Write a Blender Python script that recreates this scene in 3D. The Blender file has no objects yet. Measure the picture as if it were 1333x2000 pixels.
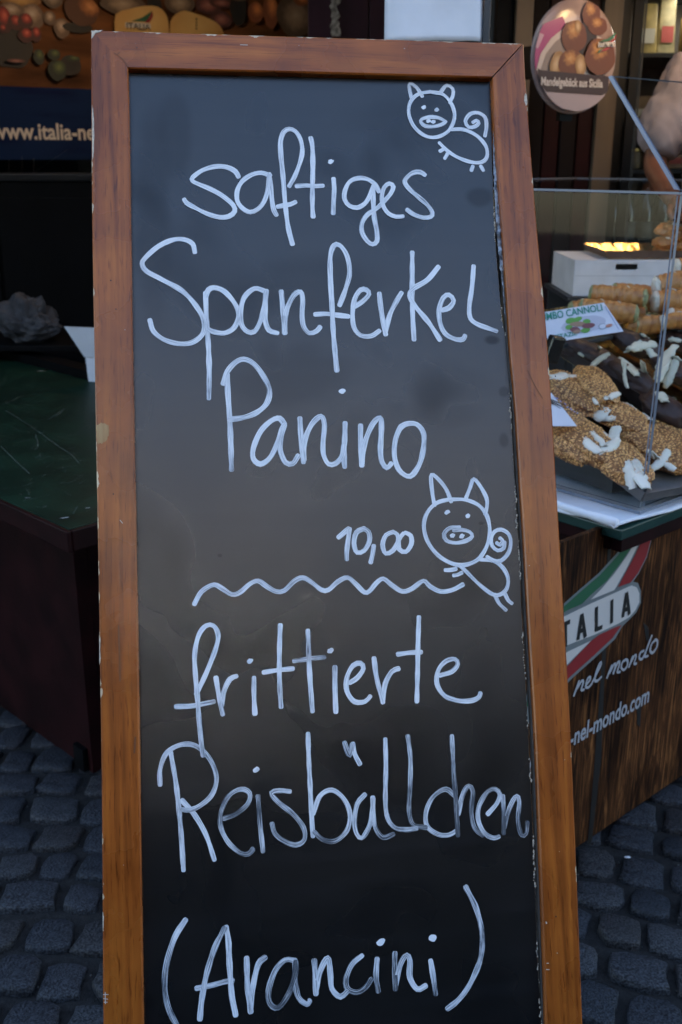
import bpy, bmesh, math, random
from mathutils import Vector, Matrix, noise
random.seed(7)
R_ = math.radians
scene = bpy.context.scene
col = scene.collection

# ------------------------------------------------------------------ camera
CAM = Vector((0, 0, 1.6)); PITCH = R_(19); FPX = 2000.0
cd = bpy.data.cameras.new('camera'); cam = bpy.data.objects.new('camera', cd); col.objects.link(cam)
cam.location = CAM; cam.rotation_euler = (R_(90) - PITCH, 0, 0)
cd.sensor_fit = 'VERTICAL'; cd.sensor_height = 36; cd.lens = 36
cd.clip_start = .02; cd.clip_end = 500
cd.dof.use_dof = True; cd.dof.focus_distance = 1.46; cd.dof.aperture_fstop = 7.0
scene.camera = cam
# ------------------------------------------------------------------ world, sun, exposure
SUN_EL, SUN_AZ = R_(32), R_(8)        # sun stands behind the stall row, hidden by the tall house added there
w = bpy.data.worlds.new('World'); scene.world = w; w.use_nodes = True
nt = w.node_tree; nt.nodes.clear()
sky = nt.nodes.new('ShaderNodeTexSky'); sky.sky_type = 'NISHITA'; sky.sun_disc = False
sky.sun_elevation = SUN_EL; sky.sun_rotation = SUN_AZ; sky.air_density = 1.0; sky.dust_density = .7
bg = nt.nodes.new('ShaderNodeBackground'); bg.inputs['Strength'].default_value = .15
wo = nt.nodes.new('ShaderNodeOutputWorld')
nt.links.new(sky.outputs[0], bg.inputs[0]); nt.links.new(bg.outputs[0], wo.inputs[0])
sd = bpy.data.lights.new('sun', 'SUN'); sd.energy = 4.5; sd.angle = R_(.5); sd.color = (1, .93, .82)
sun = bpy.data.objects.new('sun', sd); col.objects.link(sun)
sdir = Vector((math.sin(SUN_AZ) * math.cos(SUN_EL), math.cos(SUN_AZ) * math.cos(SUN_EL), math.sin(SUN_EL)))
sun.rotation_euler = (-sdir).to_track_quat('-Z', 'Y').to_euler(); sun.location = sdir * 60
scene.view_settings.view_transform = 'Standard'; scene.view_settings.look = 'None'
scene.view_settings.gamma = 1; scene.view_settings.use_curve_mapping = False
scene.view_settings.exposure = 2.3

# ------------------------------------------------------------------ measuring helpers
def ray(px, py):
    x = (px - 666.5) / FPX; y = (1000 - py) / FPX
    return Vector((x, math.cos(PITCH) + y * math.sin(PITCH), -math.sin(PITCH) + y * math.cos(PITCH)))
def gz(px, py, z): r = ray(px, py); return CAM + r * ((z - CAM.z) / r.z)
def gy(px, py, Y): r = ray(px, py); return CAM + r * (Y / r.y)
def gpl(px, py, o, n): r = ray(px, py); return CAM + r * ((o - CAM).dot(n) / r.dot(n))

# ------------------------------------------------------------------ materials
MATS = {}
def mat(name, color, rough=.6, var=.0, vscale=8, color2=None, bump=0, bscale=60, stretch=(1, 1, 1), spec=.5, metal=0, coat=0, emit=None, estr=0, detail=5, sub=0, thr=None, rvar=0):
    if name in MATS: return MATS[name]
    m = bpy.data.materials.new(name); m.use_nodes = True; t = m.node_tree; N = t.nodes; L = t.links
    b = N['Principled BSDF']
    b.inputs['Base Color'].default_value = (*color, 1); b.inputs['Roughness'].default_value = rough
    b.inputs['Specular IOR Level'].default_value = spec; b.inputs['Metallic'].default_value = metal
    b.inputs['Coat Weight'].default_value = coat; b.inputs['Coat Roughness'].default_value = .15
    if sub: b.inputs['Subsurface Weight'].default_value = sub; b.inputs['Subsurface Radius'].default_value = (.01, .006, .004)
    if emit: b.inputs['Emission Color'].default_value = (*emit, 1); b.inputs['Emission Strength'].default_value = estr
    tc = N.new('ShaderNodeTexCoord'); mp = N.new('ShaderNodeMapping'); mp.inputs['Scale'].default_value = stretch
    L.new(tc.outputs['Object'], mp.inputs[0])
    if var or color2:
        n = N.new('ShaderNodeTexNoise'); n.inputs['Scale'].default_value = vscale; n.inputs['Detail'].default_value = detail
        L.new(mp.outputs[0], n.inputs[0])
        r = N.new('ShaderNodeValToRGB')
        c2 = color2 or tuple(c * (1 - var) for c in color); c1 = color if color2 else tuple(min(1, c * (1 + var)) for c in color)
        lo, hi = thr or (.35, .65)
        r.color_ramp.elements[0].position = lo; r.color_ramp.elements[1].position = hi
        r.color_ramp.elements[0].color = (*c2, 1); r.color_ramp.elements[1].color = (*c1, 1)
        L.new(n.outputs[0], r.inputs[0]); L.new(r.outputs[0], b.inputs['Base Color'])
        if rvar:
            q = N.new('ShaderNodeMapRange'); q.inputs[3].default_value = rough - rvar; q.inputs[4].default_value = rough + rvar
            L.new(n.outputs[0], q.inputs[0]); L.new(q.outputs[0], b.inputs['Roughness'])
    if bump:
        n2 = N.new('ShaderNodeTexNoise'); n2.inputs['Scale'].default_value = bscale; n2.inputs['Detail'].default_value = 6
        L.new(mp.outputs[0], n2.inputs[0])
        bp = N.new('ShaderNodeBump'); bp.inputs['Strength'].default_value = bump; bp.inputs['Distance'].default_value = .004
        L.new(n2.outputs[0], bp.inputs['Height']); L.new(bp.outputs[0], b.inputs['Normal'])
    MATS[name] = m; return m

def nodes_of(m): return m.node_tree.nodes, m.node_tree.links, m.node_tree.nodes['Principled BSDF']

def frame_wood(name, along):
    """varnished stained beech: grain along 'x' or 'y', pale bare wood where the attribute wear is high"""
    m = bpy.data.materials.new(name); m.use_nodes = True; N, L, b = nodes_of(m)
    tc = N.new('ShaderNodeTexCoord')
    def mapped(sc):
        mp = N.new('ShaderNodeMapping'); mp.inputs['Scale'].default_value = sc; L.new(tc.outputs['Object'], mp.inputs[0]); return mp
    def nz(mp, s, d=5, dist=0):
        n = N.new('ShaderNodeTexNoise'); n.inputs['Scale'].default_value = s; n.inputs['Detail'].default_value = d; n.inputs['Distortion'].default_value = dist
        L.new(mp.outputs[0], n.inputs[0]); return n
    g = (1, .05, 1) if along == 'y' else (.05, 1, 1)
    n1 = nz(mapped((g[0], g[1] * .6, 1)), 55, 9, 1.3)
    r1 = N.new('ShaderNodeValToRGB'); e = r1.color_ramp.elements
    e[0].position = .28; e[0].color = (.21, .054, .008, 1); e[1].position = .74; e[1].color = (.52, .160, .022, 1)
    e2 = e.new(.5); e2.color = (.39, .104, .015, 1)
    L.new(n1.outputs[0], r1.inputs[0])
    n2 = nz(mapped((1, 1, 1)), 7, 4)          # blotchy stain
    r2 = N.new('ShaderNodeValToRGB'); r2.color_ramp.elements[0].position = .3; r2.color_ramp.elements[1].position = .72
    r2.color_ramp.elements[0].color = (.50, .40, .36, 1); r2.color_ramp.elements[1].color = (1.08, 1.06, 1, 1)
    L.new(n2.outputs[0], r2.inputs[0])
    mx = N.new('ShaderNodeMix'); mx.data_type = 'RGBA'; mx.blend_type = 'MULTIPLY'; mx.inputs[0].default_value = .9
    L.new(r1.outputs[0], mx.inputs[6]); L.new(r2.outputs[0], mx.inputs[7])
    n3 = nz(mapped((g[0] * 1.0, g[1] * 1.6, 1)), 330, 2)          # pores
    r3 = N.new('ShaderNodeValToRGB'); r3.color_ramp.elements[0].position = .30; r3.color_ramp.elements[1].position = .42
    r3.color_ramp.elements[0].color = (.45, .34, .28, 1); r3.color_ramp.elements[1].color = (1, 1, 1, 1)
    L.new(n3.outputs[0], r3.inputs[0])
    mx2 = N.new('ShaderNodeMix'); mx2.data_type = 'RGBA'; mx2.blend_type = 'MULTIPLY'; mx2.inputs[0].default_value = .8
    L.new(mx.outputs[2], mx2.inputs[6]); L.new(r3.outputs[0], mx2.inputs[7])
    # wear
    at = N.new('ShaderNodeAttribute'); at.attribute_name = 'wear'
    n4 = nz(mapped((1, 1, 1)), 34, 8)
    ad = N.new('ShaderNodeMath'); ad.operation = 'MULTIPLY_ADD'; ad.inputs[1].default_value = .36; L.new(at.outputs['Fac'], ad.inputs[0]); L.new(n4.outputs[0], ad.inputs[2])
    r4 = N.new('ShaderNodeValToRGB'); r4.color_ramp.elements[0].position = .865; r4.color_ramp.elements[1].position = .89
    L.new(ad.outputs[0], r4.inputs[0])
    mx3 = N.new('ShaderNodeMix'); mx3.data_type = 'RGBA'; mx3.inputs[7].default_value = (.62, .47, .30, 1)
    L.new(r4.outputs[0], mx3.inputs[0]); L.new(mx2.outputs[2], mx3.inputs[6])
    # stray scuffs
    n5 = nz(mapped((1, 1, 1)), 150, 1); r5 = N.new('ShaderNodeValToRGB'); r5.color_ramp.elements[0].position = .80; r5.color_ramp.elements[1].position = .815
    L.new(n5.outputs[0], r5.inputs[0])
    mx4 = N.new('ShaderNodeMix'); mx4.data_type = 'RGBA'; mx4.inputs[7].default_value = (.55, .45, .36, 1)
    L.new(r5.outputs[0], mx4.inputs[0]); L.new(mx3.outputs[2], mx4.inputs[6])
    L.new(mx4.outputs[2], b.inputs['Base Color'])
    rr = N.new('ShaderNodeMapRange'); rr.inputs[3].default_value = .22; rr.inputs[4].default_value = .33
    L.new(n2.outputs[0], rr.inputs[0]); L.new(rr.outputs[0], b.inputs['Roughness'])
    bp = N.new('ShaderNodeBump'); bp.inputs['Strength'].default_value = .12; bp.inputs['Distance'].default_value = .001
    L.new(n3.outputs[0], bp.inputs['Height']); L.new(bp.outputs[0], b.inputs['Normal'])
    b.inputs['Specular IOR Level'].default_value = .50
    return m

def slate_material():
    m = bpy.data.materials.new('chalkboard_coating'); m.use_nodes = True; N, L, b = nodes_of(m)
    tc = N.new('ShaderNodeTexCoord')
    n = N.new('ShaderNodeTexNoise'); n.inputs['Scale'].default_value = 5.5; n.inputs['Detail'].default_value = 3; n.inputs['Distortion'].default_value = .6
    L.new(tc.outputs['Object'], n.inputs[0])
    r = N.new('ShaderNodeValToRGB'); r.color_ramp.elements[0].position = .3; r.color_ramp.elements[1].position = .7
    r.color_ramp.elements[0].color = (.004, .004, .0042, 1); r.color_ramp.elements[1].color = (.007, .0068, .007, 1)
    L.new(n.outputs[0], r.inputs[0])
    mp = N.new('ShaderNodeMapping'); mp.inputs['Scale'].default_value = (.25, 3, 1); mp.inputs['Rotation'].default_value = (0, 0, .12); L.new(tc.outputs['Object'], mp.inputs[0])
    n2 = N.new('ShaderNodeTexNoise'); n2.inputs['Scale'].default_value = 14; n2.inputs['Detail'].default_value = 7; L.new(mp.outputs[0], n2.inputs[0])
    r2 = N.new('ShaderNodeValToRGB'); r2.color_ramp.elements[0].position = .48; r2.color_ramp.elements[1].position = .85
    r2.color_ramp.elements[0].color = (0, 0, 0, 1); r2.color_ramp.elements[1].color = (.005, .0052, .006, 1); L.new(n2.outputs[0], r2.inputs[0])
    ad = N.new('ShaderNodeMix'); ad.data_type = 'RGBA'; ad.blend_type = 'ADD'; ad.inputs[0].default_value = 1
    L.new(r.outputs[0], ad.inputs[6]); L.new(r2.outputs[0], ad.inputs[7]); L.new(ad.outputs[2], b.inputs['Base Color'])
    # wiped patches are duller: roughness and gloss vary
    n3 = N.new('ShaderNodeTexNoise'); n3.inputs['Scale'].default_value = 6; n3.inputs['Detail'].default_value = 2; n3.inputs['Distortion'].default_value = .4
    mp3 = N.new('ShaderNodeMapping'); mp3.inputs['Location'].default_value = (3.1, 1.7, 0); L.new(tc.outputs['Object'], mp3.inputs[0]); L.new(mp3.outputs[0], n3.inputs[0])
    q = N.new('ShaderNodeMapRange'); q.inputs[1].default_value = .3; q.inputs[2].default_value = .7; q.inputs[3].default_value = .25; q.inputs[4].default_value = .31; L.new(n3.outputs[0], q.inputs[0]); L.new(q.outputs[0], b.inputs['Roughness'])
    q2 = N.new('ShaderNodeMapRange'); q2.inputs[1].default_value = .3; q2.inputs[2].default_value = .45; q2.inputs[3].default_value = .62; q2.inputs[4].default_value = .85; L.new(n3.outputs[0], q2.inputs[0]); L.new(q2.outputs[0], b.inputs['Specular IOR Level'])
    # spots wiped with a damp hand: duller than the rest
    cur = q2.outputs[0]
    nd = N.new('ShaderNodeTexNoise'); nd.inputs['Scale'].default_value = 9; nd.inputs['Detail'].default_value = 3; L.new(tc.outputs['Object'], nd.inputs[0])
    for (cx, cy, rx, ry, amt) in SMUDGES:
        sb = N.new('ShaderNodeVectorMath'); sb.operation = 'SUBTRACT'; sb.inputs[1].default_value = (cx, cy, 0); L.new(tc.outputs['Object'], sb.inputs[0])
        sc = N.new('ShaderNodeVectorMath'); sc.operation = 'MULTIPLY'; sc.inputs[1].default_value = (1 / rx, 1 / ry, 0); L.new(sb.outputs[0], sc.inputs[0])
        ln = N.new('ShaderNodeVectorMath'); ln.operation = 'LENGTH'; L.new(sc.outputs[0], ln.inputs[0])
        wo_ = N.new('ShaderNodeMath'); wo_.operation = 'MULTIPLY_ADD'; wo_.inputs[1].default_value = 1.2; L.new(nd.outputs[0], wo_.inputs[0]); L.new(ln.outputs['Value'], wo_.inputs[2])
        mr = N.new('ShaderNodeMapRange'); mr.interpolation_type = 'SMOOTHSTEP'; mr.inputs[1].default_value = 1.1; mr.inputs[2].default_value = 1.75; mr.inputs[3].default_value = amt; mr.inputs[4].default_value = 1; L.new(wo_.outputs[0], mr.inputs[0])
        mu = N.new('ShaderNodeMath'); mu.operation = 'MULTIPLY'; L.new(cur, mu.inputs[0]); L.new(mr.outputs[0], mu.inputs[1]); cur = mu.outputs[0]
    L.new(cur, b.inputs['Specular IOR Level'])
    n4 = N.new('ShaderNodeTexNoise'); n4.inputs['Scale'].default_value = 900; n4.inputs['Detail'].default_value = 2; L.new(tc.outputs['Object'], n4.inputs[0])
    bp = N.new('ShaderNodeBump'); bp.inputs['Strength'].default_value = .25; bp.inputs['Distance'].default_value = .0006
    L.new(n4.outputs[0], bp.inputs['Height']); L.new(bp.outputs[0], b.inputs['Normal'])
    return m

def marker_material():
    """white liquid chalk: streaks run along each stroke (uv.x along, uv.y across)"""
    m = bpy.data.materials.new('chalk_marker'); m.use_nodes = True; N, L, b = nodes_of(m)
    uv = N.new('ShaderNodeUVMap'); uv.uv_map = 'UVMap'
    mp = N.new('ShaderNodeMapping'); mp.inputs['Scale'].default_value = (3.2, 7.0, 1); L.new(uv.outputs[0], mp.inputs[0])
    n = N.new('ShaderNodeTexNoise'); n.inputs['Scale'].default_value = 1.0; n.inputs['Detail'].default_value = 4; n.inputs['Roughness'].default_value = .6; L.new(mp.outputs[0], n.inputs[0])
    tc = N.new('ShaderNodeTexCoord'); n2 = N.new('ShaderNodeTexNoise'); n2.inputs['Scale'].default_value = 22; n2.inputs['Detail'].default_value = 3; L.new(tc.outputs['Object'], n2.inputs[0])
    ad = N.new('ShaderNodeMath'); ad.operation = 'MULTIPLY_ADD'; ad.inputs[1].default_value = .55; L.new(n2.outputs[0], ad.inputs[0]); L.new(n.outputs[0], ad.inputs[2])
    # the lower lines were written with a drier pen
    at = N.new('ShaderNodeAttribute'); at.attribute_name = 'dry'
    ad2 = N.new('ShaderNodeMath'); ad2.operation = 'MULTIPLY_ADD'; ad2.inputs[1].default_value = -.3; L.new(at.outputs['Fac'], ad2.inputs[0]); L.new(ad.outputs[0], ad2.inputs[2])
    r = N.new('ShaderNodeValToRGB'); r.color_ramp.elements[0].position = .44; r.color_ramp.elements[1].position = .78
    r.color_ramp.elements[0].color = (.07, .078, .09, 1); r.color_ramp.elements[1].color = (.83, .84, .85, 1)
    x = r.color_ramp.elements.new(.60); x.color = (.56, .58, .61, 1)
    L.new(ad2.outputs[0], r.inputs[0]); L.new(r.outputs[0], b.inputs['Base Color']); b.inputs['Roughness'].default_value = .55; b.inputs['Specular IOR Level'].default_value = .3
    return m

def glass_material(name, tint=(.96, .98, .98), refl=1.0):
    m = bpy.data.materials.new(name); m.use_nodes = True; t = m.node_tree; N = t.nodes; L = t.links; N.clear()
    o = N.new('ShaderNodeOutputMaterial'); tr = N.new('ShaderNodeBsdfTransparent'); tr.inputs[0].default_value = (*tint, 1)
    gl = N.new('ShaderNodeBsdfGlossy'); gl.inputs['Roughness'].default_value = .03
    lw = N.new('ShaderNodeLayerWeight'); lw.inputs[0].default_value = .5
    pw = N.new('ShaderNodeMath'); pw.operation = 'POWER'; pw.inputs[1].default_value = 4.5; L.new(lw.outputs['Facing'], pw.inputs[0])
    ml = N.new('ShaderNodeMath'); ml.operation = 'MULTIPLY_ADD'; ml.inputs[1].default_value = .5 * refl; ml.inputs[2].default_value = .02 * refl; L.new(pw.outputs[0], ml.inputs[0])
    mx = N.new('ShaderNodeMixShader'); L.new(ml.outputs[0], mx.inputs[0]); L.new(tr.outputs[0], mx.inputs[1]); L.new(gl.outputs[0], mx.inputs[2]); L.new(mx.outputs[0], o.inputs[0])
    return m

def printed_planks():
    """banner cloth printed with a picture of weathered upright boards"""
    m = bpy.data.materials.new('printed_board_picture'); m.use_nodes = True; N, L, b = nodes_of(m)
    tc = N.new('ShaderNodeTexCoord')
    mp = N.new('ShaderNodeMapping'); mp.inputs['Scale'].default_value = (1, 1, .06); L.new(tc.outputs['Object'], mp.inputs[0])
    n = N.new('ShaderNodeTexNoise'); n.inputs['Scale'].default_value = 85; n.inputs['Detail'].default_value = 9; n.inputs['Distortion'].default_value = 2.2; L.new(mp.outputs[0], n.inputs[0])
    r = N.new('ShaderNodeValToRGB'); e = r.color_ramp.elements
    e[0].position = .33; e[0].color = (.010, .005, .003, 1); e[1].position = .70; e[1].color = (.28, .118, .040, 1); q = e.new(.52); q.color = (.075, .028, .010, 1)
    L.new(n.outputs[0], r.inputs[0])
    mp2 = N.new('ShaderNodeMapping'); mp2.inputs['Scale'].default_value = (1, 1, .35); L.new(tc.outputs['Object'], mp2.inputs[0])
    n2 = N.new('ShaderNodeTexNoise'); n2.inputs['Scale'].default_value = 9; n2.inputs['Detail'].default_value = 4; L.new(mp2.outputs[0], n2.inputs[0])
    r2 = N.new('ShaderNodeValToRGB'); r2.color_ramp.elements[0].position = .36; r2.color_ramp.elements[1].position = .62
    r2.color_ramp.elements[0].color = (.3, .27, .25, 1); r2.color_ramp.elements[1].color = (1.1, 1.05, 1, 1); L.new(n2.outputs[0], r2.inputs[0])
    mx = N.new('ShaderNodeMix'); mx.data_type = 'RGBA'; mx.blend_type = 'MULTIPLY'; mx.inputs[0].default_value = 1
    L.new(r.outputs[0], mx.inputs[6]); L.new(r2.outputs[0], mx.inputs[7]); L.new(mx.outputs[2], b.inputs['Base Color'])
    b.inputs['Roughness'].default_value = .6; b.inputs['Specular IOR Level'].default_value = .1
    return m

def radial(name, c_in, c_mid, c_out, rough=.6, hi=(.0, .0), ns=3.5, na=.5):
    """flat printed picture of a round thing: colours laid out over the patch's own uv"""
    m = bpy.data.materials.new(name); m.use_nodes = True; N, L, b = nodes_of(m)
    uv = N.new('ShaderNodeUVMap'); uv.uv_map = 'UVMap'
    sb = N.new('ShaderNodeVectorMath'); sb.operation = 'SUBTRACT'; sb.inputs[1].default_value = (hi[0], hi[1], 0); L.new(uv.outputs[0], sb.inputs[0])
    ln = N.new('ShaderNodeVectorMath'); ln.operation = 'LENGTH'; L.new(sb.outputs[0], ln.inputs[0])
    n = N.new('ShaderNodeTexNoise'); n.inputs['Scale'].default_value = ns; n.inputs['Detail'].default_value = 5; L.new(uv.outputs[0], n.inputs[0])
    a = N.new('ShaderNodeMath'); a.operation = 'MULTIPLY_ADD'; a.inputs[1].default_value = na; L.new(n.outputs[0], a.inputs[0]); L.new(ln.outputs['Value'], a.inputs[2])
    r = N.new('ShaderNodeValToRGB'); e = r.color_ramp.elements
    e[0].position = .28; e[0].color = (*c_in, 1); e[1].position = 1.0; e[1].color = (*c_out, 1); q = e.new(.65); q.color = (*c_mid, 1)
    L.new(a.outputs[0], r.inputs[0]); L.new(r.outputs[0], b.inputs['Base Color']); b.inputs['Roughness'].default_value = rough
    return m

# ------------------------------------------------------------------ mesh helpers
def new_mesh(name, verts, faces, m, smooth=False, uvs=None):
    me = bpy.data.meshes.new(name); me.from_pydata([tuple(v) for v in verts], [], faces)
    if m is not None:
        for q in (m if isinstance(m, (list, tuple)) else [m]): me.materials.append(q)
    if uvs is not None:
        ul = me.uv_layers.new(name='UVMap')
        for lp in me.loops: ul.data[lp.index].uv = uvs[lp.vertex_index]
    if smooth:
        for p in me.polygons: p.use_smooth = True
    me.update(); return me
def obj(name, me, parent=None, loc=None, rot=None):
    o = bpy.data.objects.new(name, me); col.objects.link(o)
    if parent is not None: o.parent = parent
    if loc is not None: o.location = loc
    if rot is not None: o.rotation_euler = rot
    return o
def tag(o, label=None, cat=None, group=None, kind=None):
    if label: o['label'] = label
    if cat: o['category'] = cat
    if group: o['group'] = group
    if kind: o['kind'] = kind
    return o
def thing(name, label, cat, loc=(0, 0, 0), axes=None, group=None):
    o = bpy.data.objects.new(name, None); col.objects.link(o); o.empty_display_size = .1
    if axes is None: o.location = loc
    else:
        M = Matrix((axes[0], axes[1], axes[2])).transposed().to_4x4(); M.translation = Vector(loc)
        o.matrix_world = M
    return tag(o, label, cat, group)
def frame(loc, axes):
    M = Matrix((axes[0], axes[1], axes[2])).transposed().to_4x4(); M.translation = Vector(loc); return M
def boxvf(x0, x1, y0, y1, z0, z1, b=0):
    if b <= 0:
        v = [(x, y, z) for z in (z0, z1) for y in (y0, y1) for x in (x0, x1)]
        return v, [(0, 2, 3, 1), (4, 5, 7, 6), (0, 1, 5, 4), (2, 6, 7, 3), (0, 4, 6, 2), (1, 3, 7, 5)]
    bm = bmesh.new(); bmesh.ops.create_cube(bm, size=1)
    for q in bm.verts: q.co = Vector(((x0 + x1) / 2 + q.co.x * (x1 - x0), (y0 + y1) / 2 + q.co.y * (y1 - y0), (z0 + z1) / 2 + q.co.z * (z1 - z0)))
    bmesh.ops.bevel(bm, geom=list(bm.edges), offset=b, segments=2, affect='EDGES', profile=.6)
    bm.verts.index_update()
    v = [tuple(q.co) for q in bm.verts]; f = [tuple(q.index for q in p.verts) for p in bm.faces]; bm.free(); return v, f
def box(name, x0, x1, y0, y1, z0, z1, m, parent=None, b=0, smooth=False):
    v, f = boxvf(x0, x1, y0, y1, z0, z1, b); return obj(name, new_mesh(name, v, f, m, smooth), parent)
def merge(parts):
    V, F = [], []
    for v, f in parts:
        k = len(V); V += [tuple(a) for a in v]; F += [tuple(i + k for i in q) for q in f]
    return V, F
def tubevf(pts, rad, seg=8, cap=True):
    pts = [Vector(p) for p in pts]; V, F = [], []; n = len(pts)
    rad = rad if isinstance(rad, (list, tuple)) else [rad] * n
    up = Vector((0, 0, 1)); prev = None
    for i, p in enumerate(pts):
        t = (pts[min(i + 1, n - 1)] - pts[max(i - 1, 0)]).normalized()
        if prev is None:
            a = t.cross(up if abs(t.z) < .9 else Vector((1, 0, 0))).normalized()
        else: a = (prev - t * prev.dot(t)).normalized()
        prev = a; b = t.cross(a)
        for k in range(seg):
            th = 2 * math.pi * k / seg; V.append(p + (a * math.cos(th) + b * math.sin(th)) * rad[i])
    for i in range(n - 1):
        for k in range(seg):
            F.append((i * seg + k, i * seg + (k + 1) % seg, (i + 1) * seg + (k + 1) % seg, (i + 1) * seg + k))
    if cap: F.append(tuple(range(seg))[::-1]); F.append(tuple((n - 1) * seg + k for k in range(seg)))
    return V, F
def lathevf(prof, seg=20, M=None):
    V, F = [], []
    for r, z in prof:
        for k in range(seg):
            th = 2 * math.pi * k / seg; V.append(Vector((r * math.cos(th), r * math.sin(th), z)))
    for i in range(len(prof) - 1):
        for k in range(seg):
            F.append((i * seg + k, i * seg + (k + 1) % seg, (i + 1) * seg + (k + 1) % seg, (i + 1) * seg + k))
    F.append(tuple(range(seg))[::-1]); F.append(tuple((len(prof) - 1) * seg + k for k in range(seg)))
    if M is not None: V = [M @ v for v in V]
    return V, F
def catmull(pts, step):
    pts = [Vector(p) for p in pts]
    if len(pts) == 2: pts = [pts[0], (pts[0] + pts[1]) / 2, pts[1]]
    P = [2 * pts[0] - pts[1]] + pts + [2 * pts[-1] - pts[-2]]; out = []
    for i in range(1, len(P) - 2):
        a, b, c, d = P[i - 1], P[i], P[i + 1], P[i + 2]; n = max(2, int((c - b).length / step))
        for k in range(n):
            t = k / n
            out.append(.5 * ((2 * b) + (c - a) * t + (2 * a - 5 * b + 4 * c - d) * t * t + (3 * b - a - 3 * c + d) * t ** 3))
    out.append(pts[-1]); return out
def ribbon(pts2, half, z0, dz=.000012, taper=True, seed=0, step=.004, rows=None):
    """flat brush stroke in the local xy plane; returns verts, faces, uvs; rises a hair along its length so that it can cross itself"""
    P = catmull([Vector((p[0], p[1], 0)) for p in pts2], step); V, F, U = [], [], []
    n = len(P); rng = random.Random(seed); s = 0; ph = rng.random() * 40
    wob = [noise.noise(Vector((i * .22 + ph, seed * .37, 0))) for i in range(n)]
    ext = []
    for i, p in enumerate(P):
        if i: s += (P[i] - P[i - 1]).length
        a = P[max(i - 2, 0)]; c = P[min(i + 2, n - 1)]
        t = (c - a); t = t.normalized() if t.length > 1e-9 else Vector((1, 0, 0)); nn = Vector((-t.y, t.x, 0))
        h = half * (1 + .17 * wob[i] + .06 * math.sin(i * .9 + ph)); ext.append((p, t, nn, h, s))
    st = []
    p, t, nn, h, s0 = ext[0]; st.append((p - t * h * .75, nn, h * .55, -h)); st.append((p - t * h * .35, nn, h * .9, -h * .4))
    for p, t, nn, h, s0 in ext: st.append((p, nn, h, s0))
    p, t, nn, h, s0 = ext[-1]; st.append((p + t * h * .35, nn, h * (.9 if taper else 1), s0 + h * .4)); st.append((p + t * h * .75, nn, h * (.5 if taper else .9), s0 + h))
    for i, (p, nn, h, s0) in enumerate(st):
        z = z0 + i * dz
        for k, v in ((-1, 0), (0, .5), (1, 1)):
            q = p + nn * h * k; V.append((q.x, q.y, z)); U.append((s0 * 10 + ph, v + ph))
    for i in range(len(st) - 1):
        for k in (0, 1): F.append((i * 3 + k, (i + 1) * 3 + k, (i + 1) * 3 + k + 1, i * 3 + k + 1))
    return V, F, U
def textvf(s, bold=.0, space=1.0):
    c = bpy.data.curves.new('t', 'FONT'); c.body = s; c.size = 1; c.offset = bold; c.space_character = space; c.resolution_u = 3
    o = bpy.data.objects.new('t', c); col.objects.link(o)
    dg = bpy.context.evaluated_depsgraph_get(); me = bpy.data.meshes.new_from_object(o.evaluated_get(dg))
    V = [tuple(v.co) for v in me.vertices]; F = [tuple(p.vertices) for p in me.polygons]
    bpy.data.objects.remove(o); bpy.data.curves.remove(c); bpy.data.meshes.remove(me); return V, F
def fit(V, x0, x1, y0, y1, ref=None):
    R = ref or V; a = min(v[0] for v in R); b = max(v[0] for v in R); c = min(v[1] for v in R); d = max(v[1] for v in R)
    return [(x0 + (v[0] - a) / (b - a) * (x1 - x0), y0 + (v[1] - c) / (d - c) * (y1 - y0)) for v in V]
def ellipse(cx, cy, rx, ry, n=24, a=0, wob=0, sd=0):
    out = []
    for k in range(n):
        t = 2 * math.pi * k / n; r = 1 + (wob * noise.noise(Vector((math.cos(t) * 1.5 + sd, math.sin(t) * 1.5, sd * 2.3))) if wob else 0)
        x, y = rx * r * math.cos(t), ry * r * math.sin(t)
        out.append((cx + x * math.cos(a) - y * math.sin(a), cy + x * math.sin(a) + y * math.cos(a)))
    return out
def lump(rx, ry, rz, sub=3, amp=.12, freq=2.0, seed=0, ridge=0):
    bm = bmesh.new(); bmesh.ops.create_icosphere(bm, subdivisions=sub, radius=1)
    for v in bm.verts:
        d = v.co.copy(); k = 1 + amp * noise.fractal(d * freq + Vector((seed * 3.7, seed, 0)), 1, 2, 4)
        v.co = Vector((d.x * rx, d.y * ry, d.z * rz)) * k
    V = [v.co.copy() for v in bm.verts]; F = [tuple(v.index for v in f.verts) for f in bm.faces]; bm.free(); return V, F

MK = marker_material(); WOODY = frame_wood('stained_wood_upright', 'y'); WOODX = frame_wood('stained_wood_across', 'x')
GLASS = glass_material('clear_acrylic', (.97, .98, .98), .5); FGLASS = glass_material('fridge_glass', (.9, .92, .92), .8)
EDGE = mat('acrylic_edge', (.20, .22, .26), .25, spec=.6)
MAROON = mat('maroon_paint', (.016, .0030, .0035), .5, .35, 9, bump=.1, bscale=40, spec=.14)
GREEN = mat('green_tabletop', (.009, .031, .017), .42, color2=(.005, .017, .010), vscale=6, bump=.08, bscale=120, spec=.1, rvar=.08)
BLACKM = mat('black_laminate', (.003, .003, .0034), .5, .3, 6, spec=.10)
BEIGE = mat('beige_wood', (.105, .072, .045), .55, .25, 12, stretch=(1, 1, .1), bump=.1)
PAPER = mat('white_paper', (.80, .80, .82), .75, .06, 9, bump=.25, bscale=18)
CARTON = mat('white_carton', (.66, .63, .62), .7, .08, 14, bump=.05)
GOLD = mat('gold_foil', (.85, .56, .20), .22, metal=1, var=.12, vscale=30, bump=.5, bscale=45)
TRAYB = mat('grey_brown_card', (.13, .115, .105), .6, .15, 20)

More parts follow.
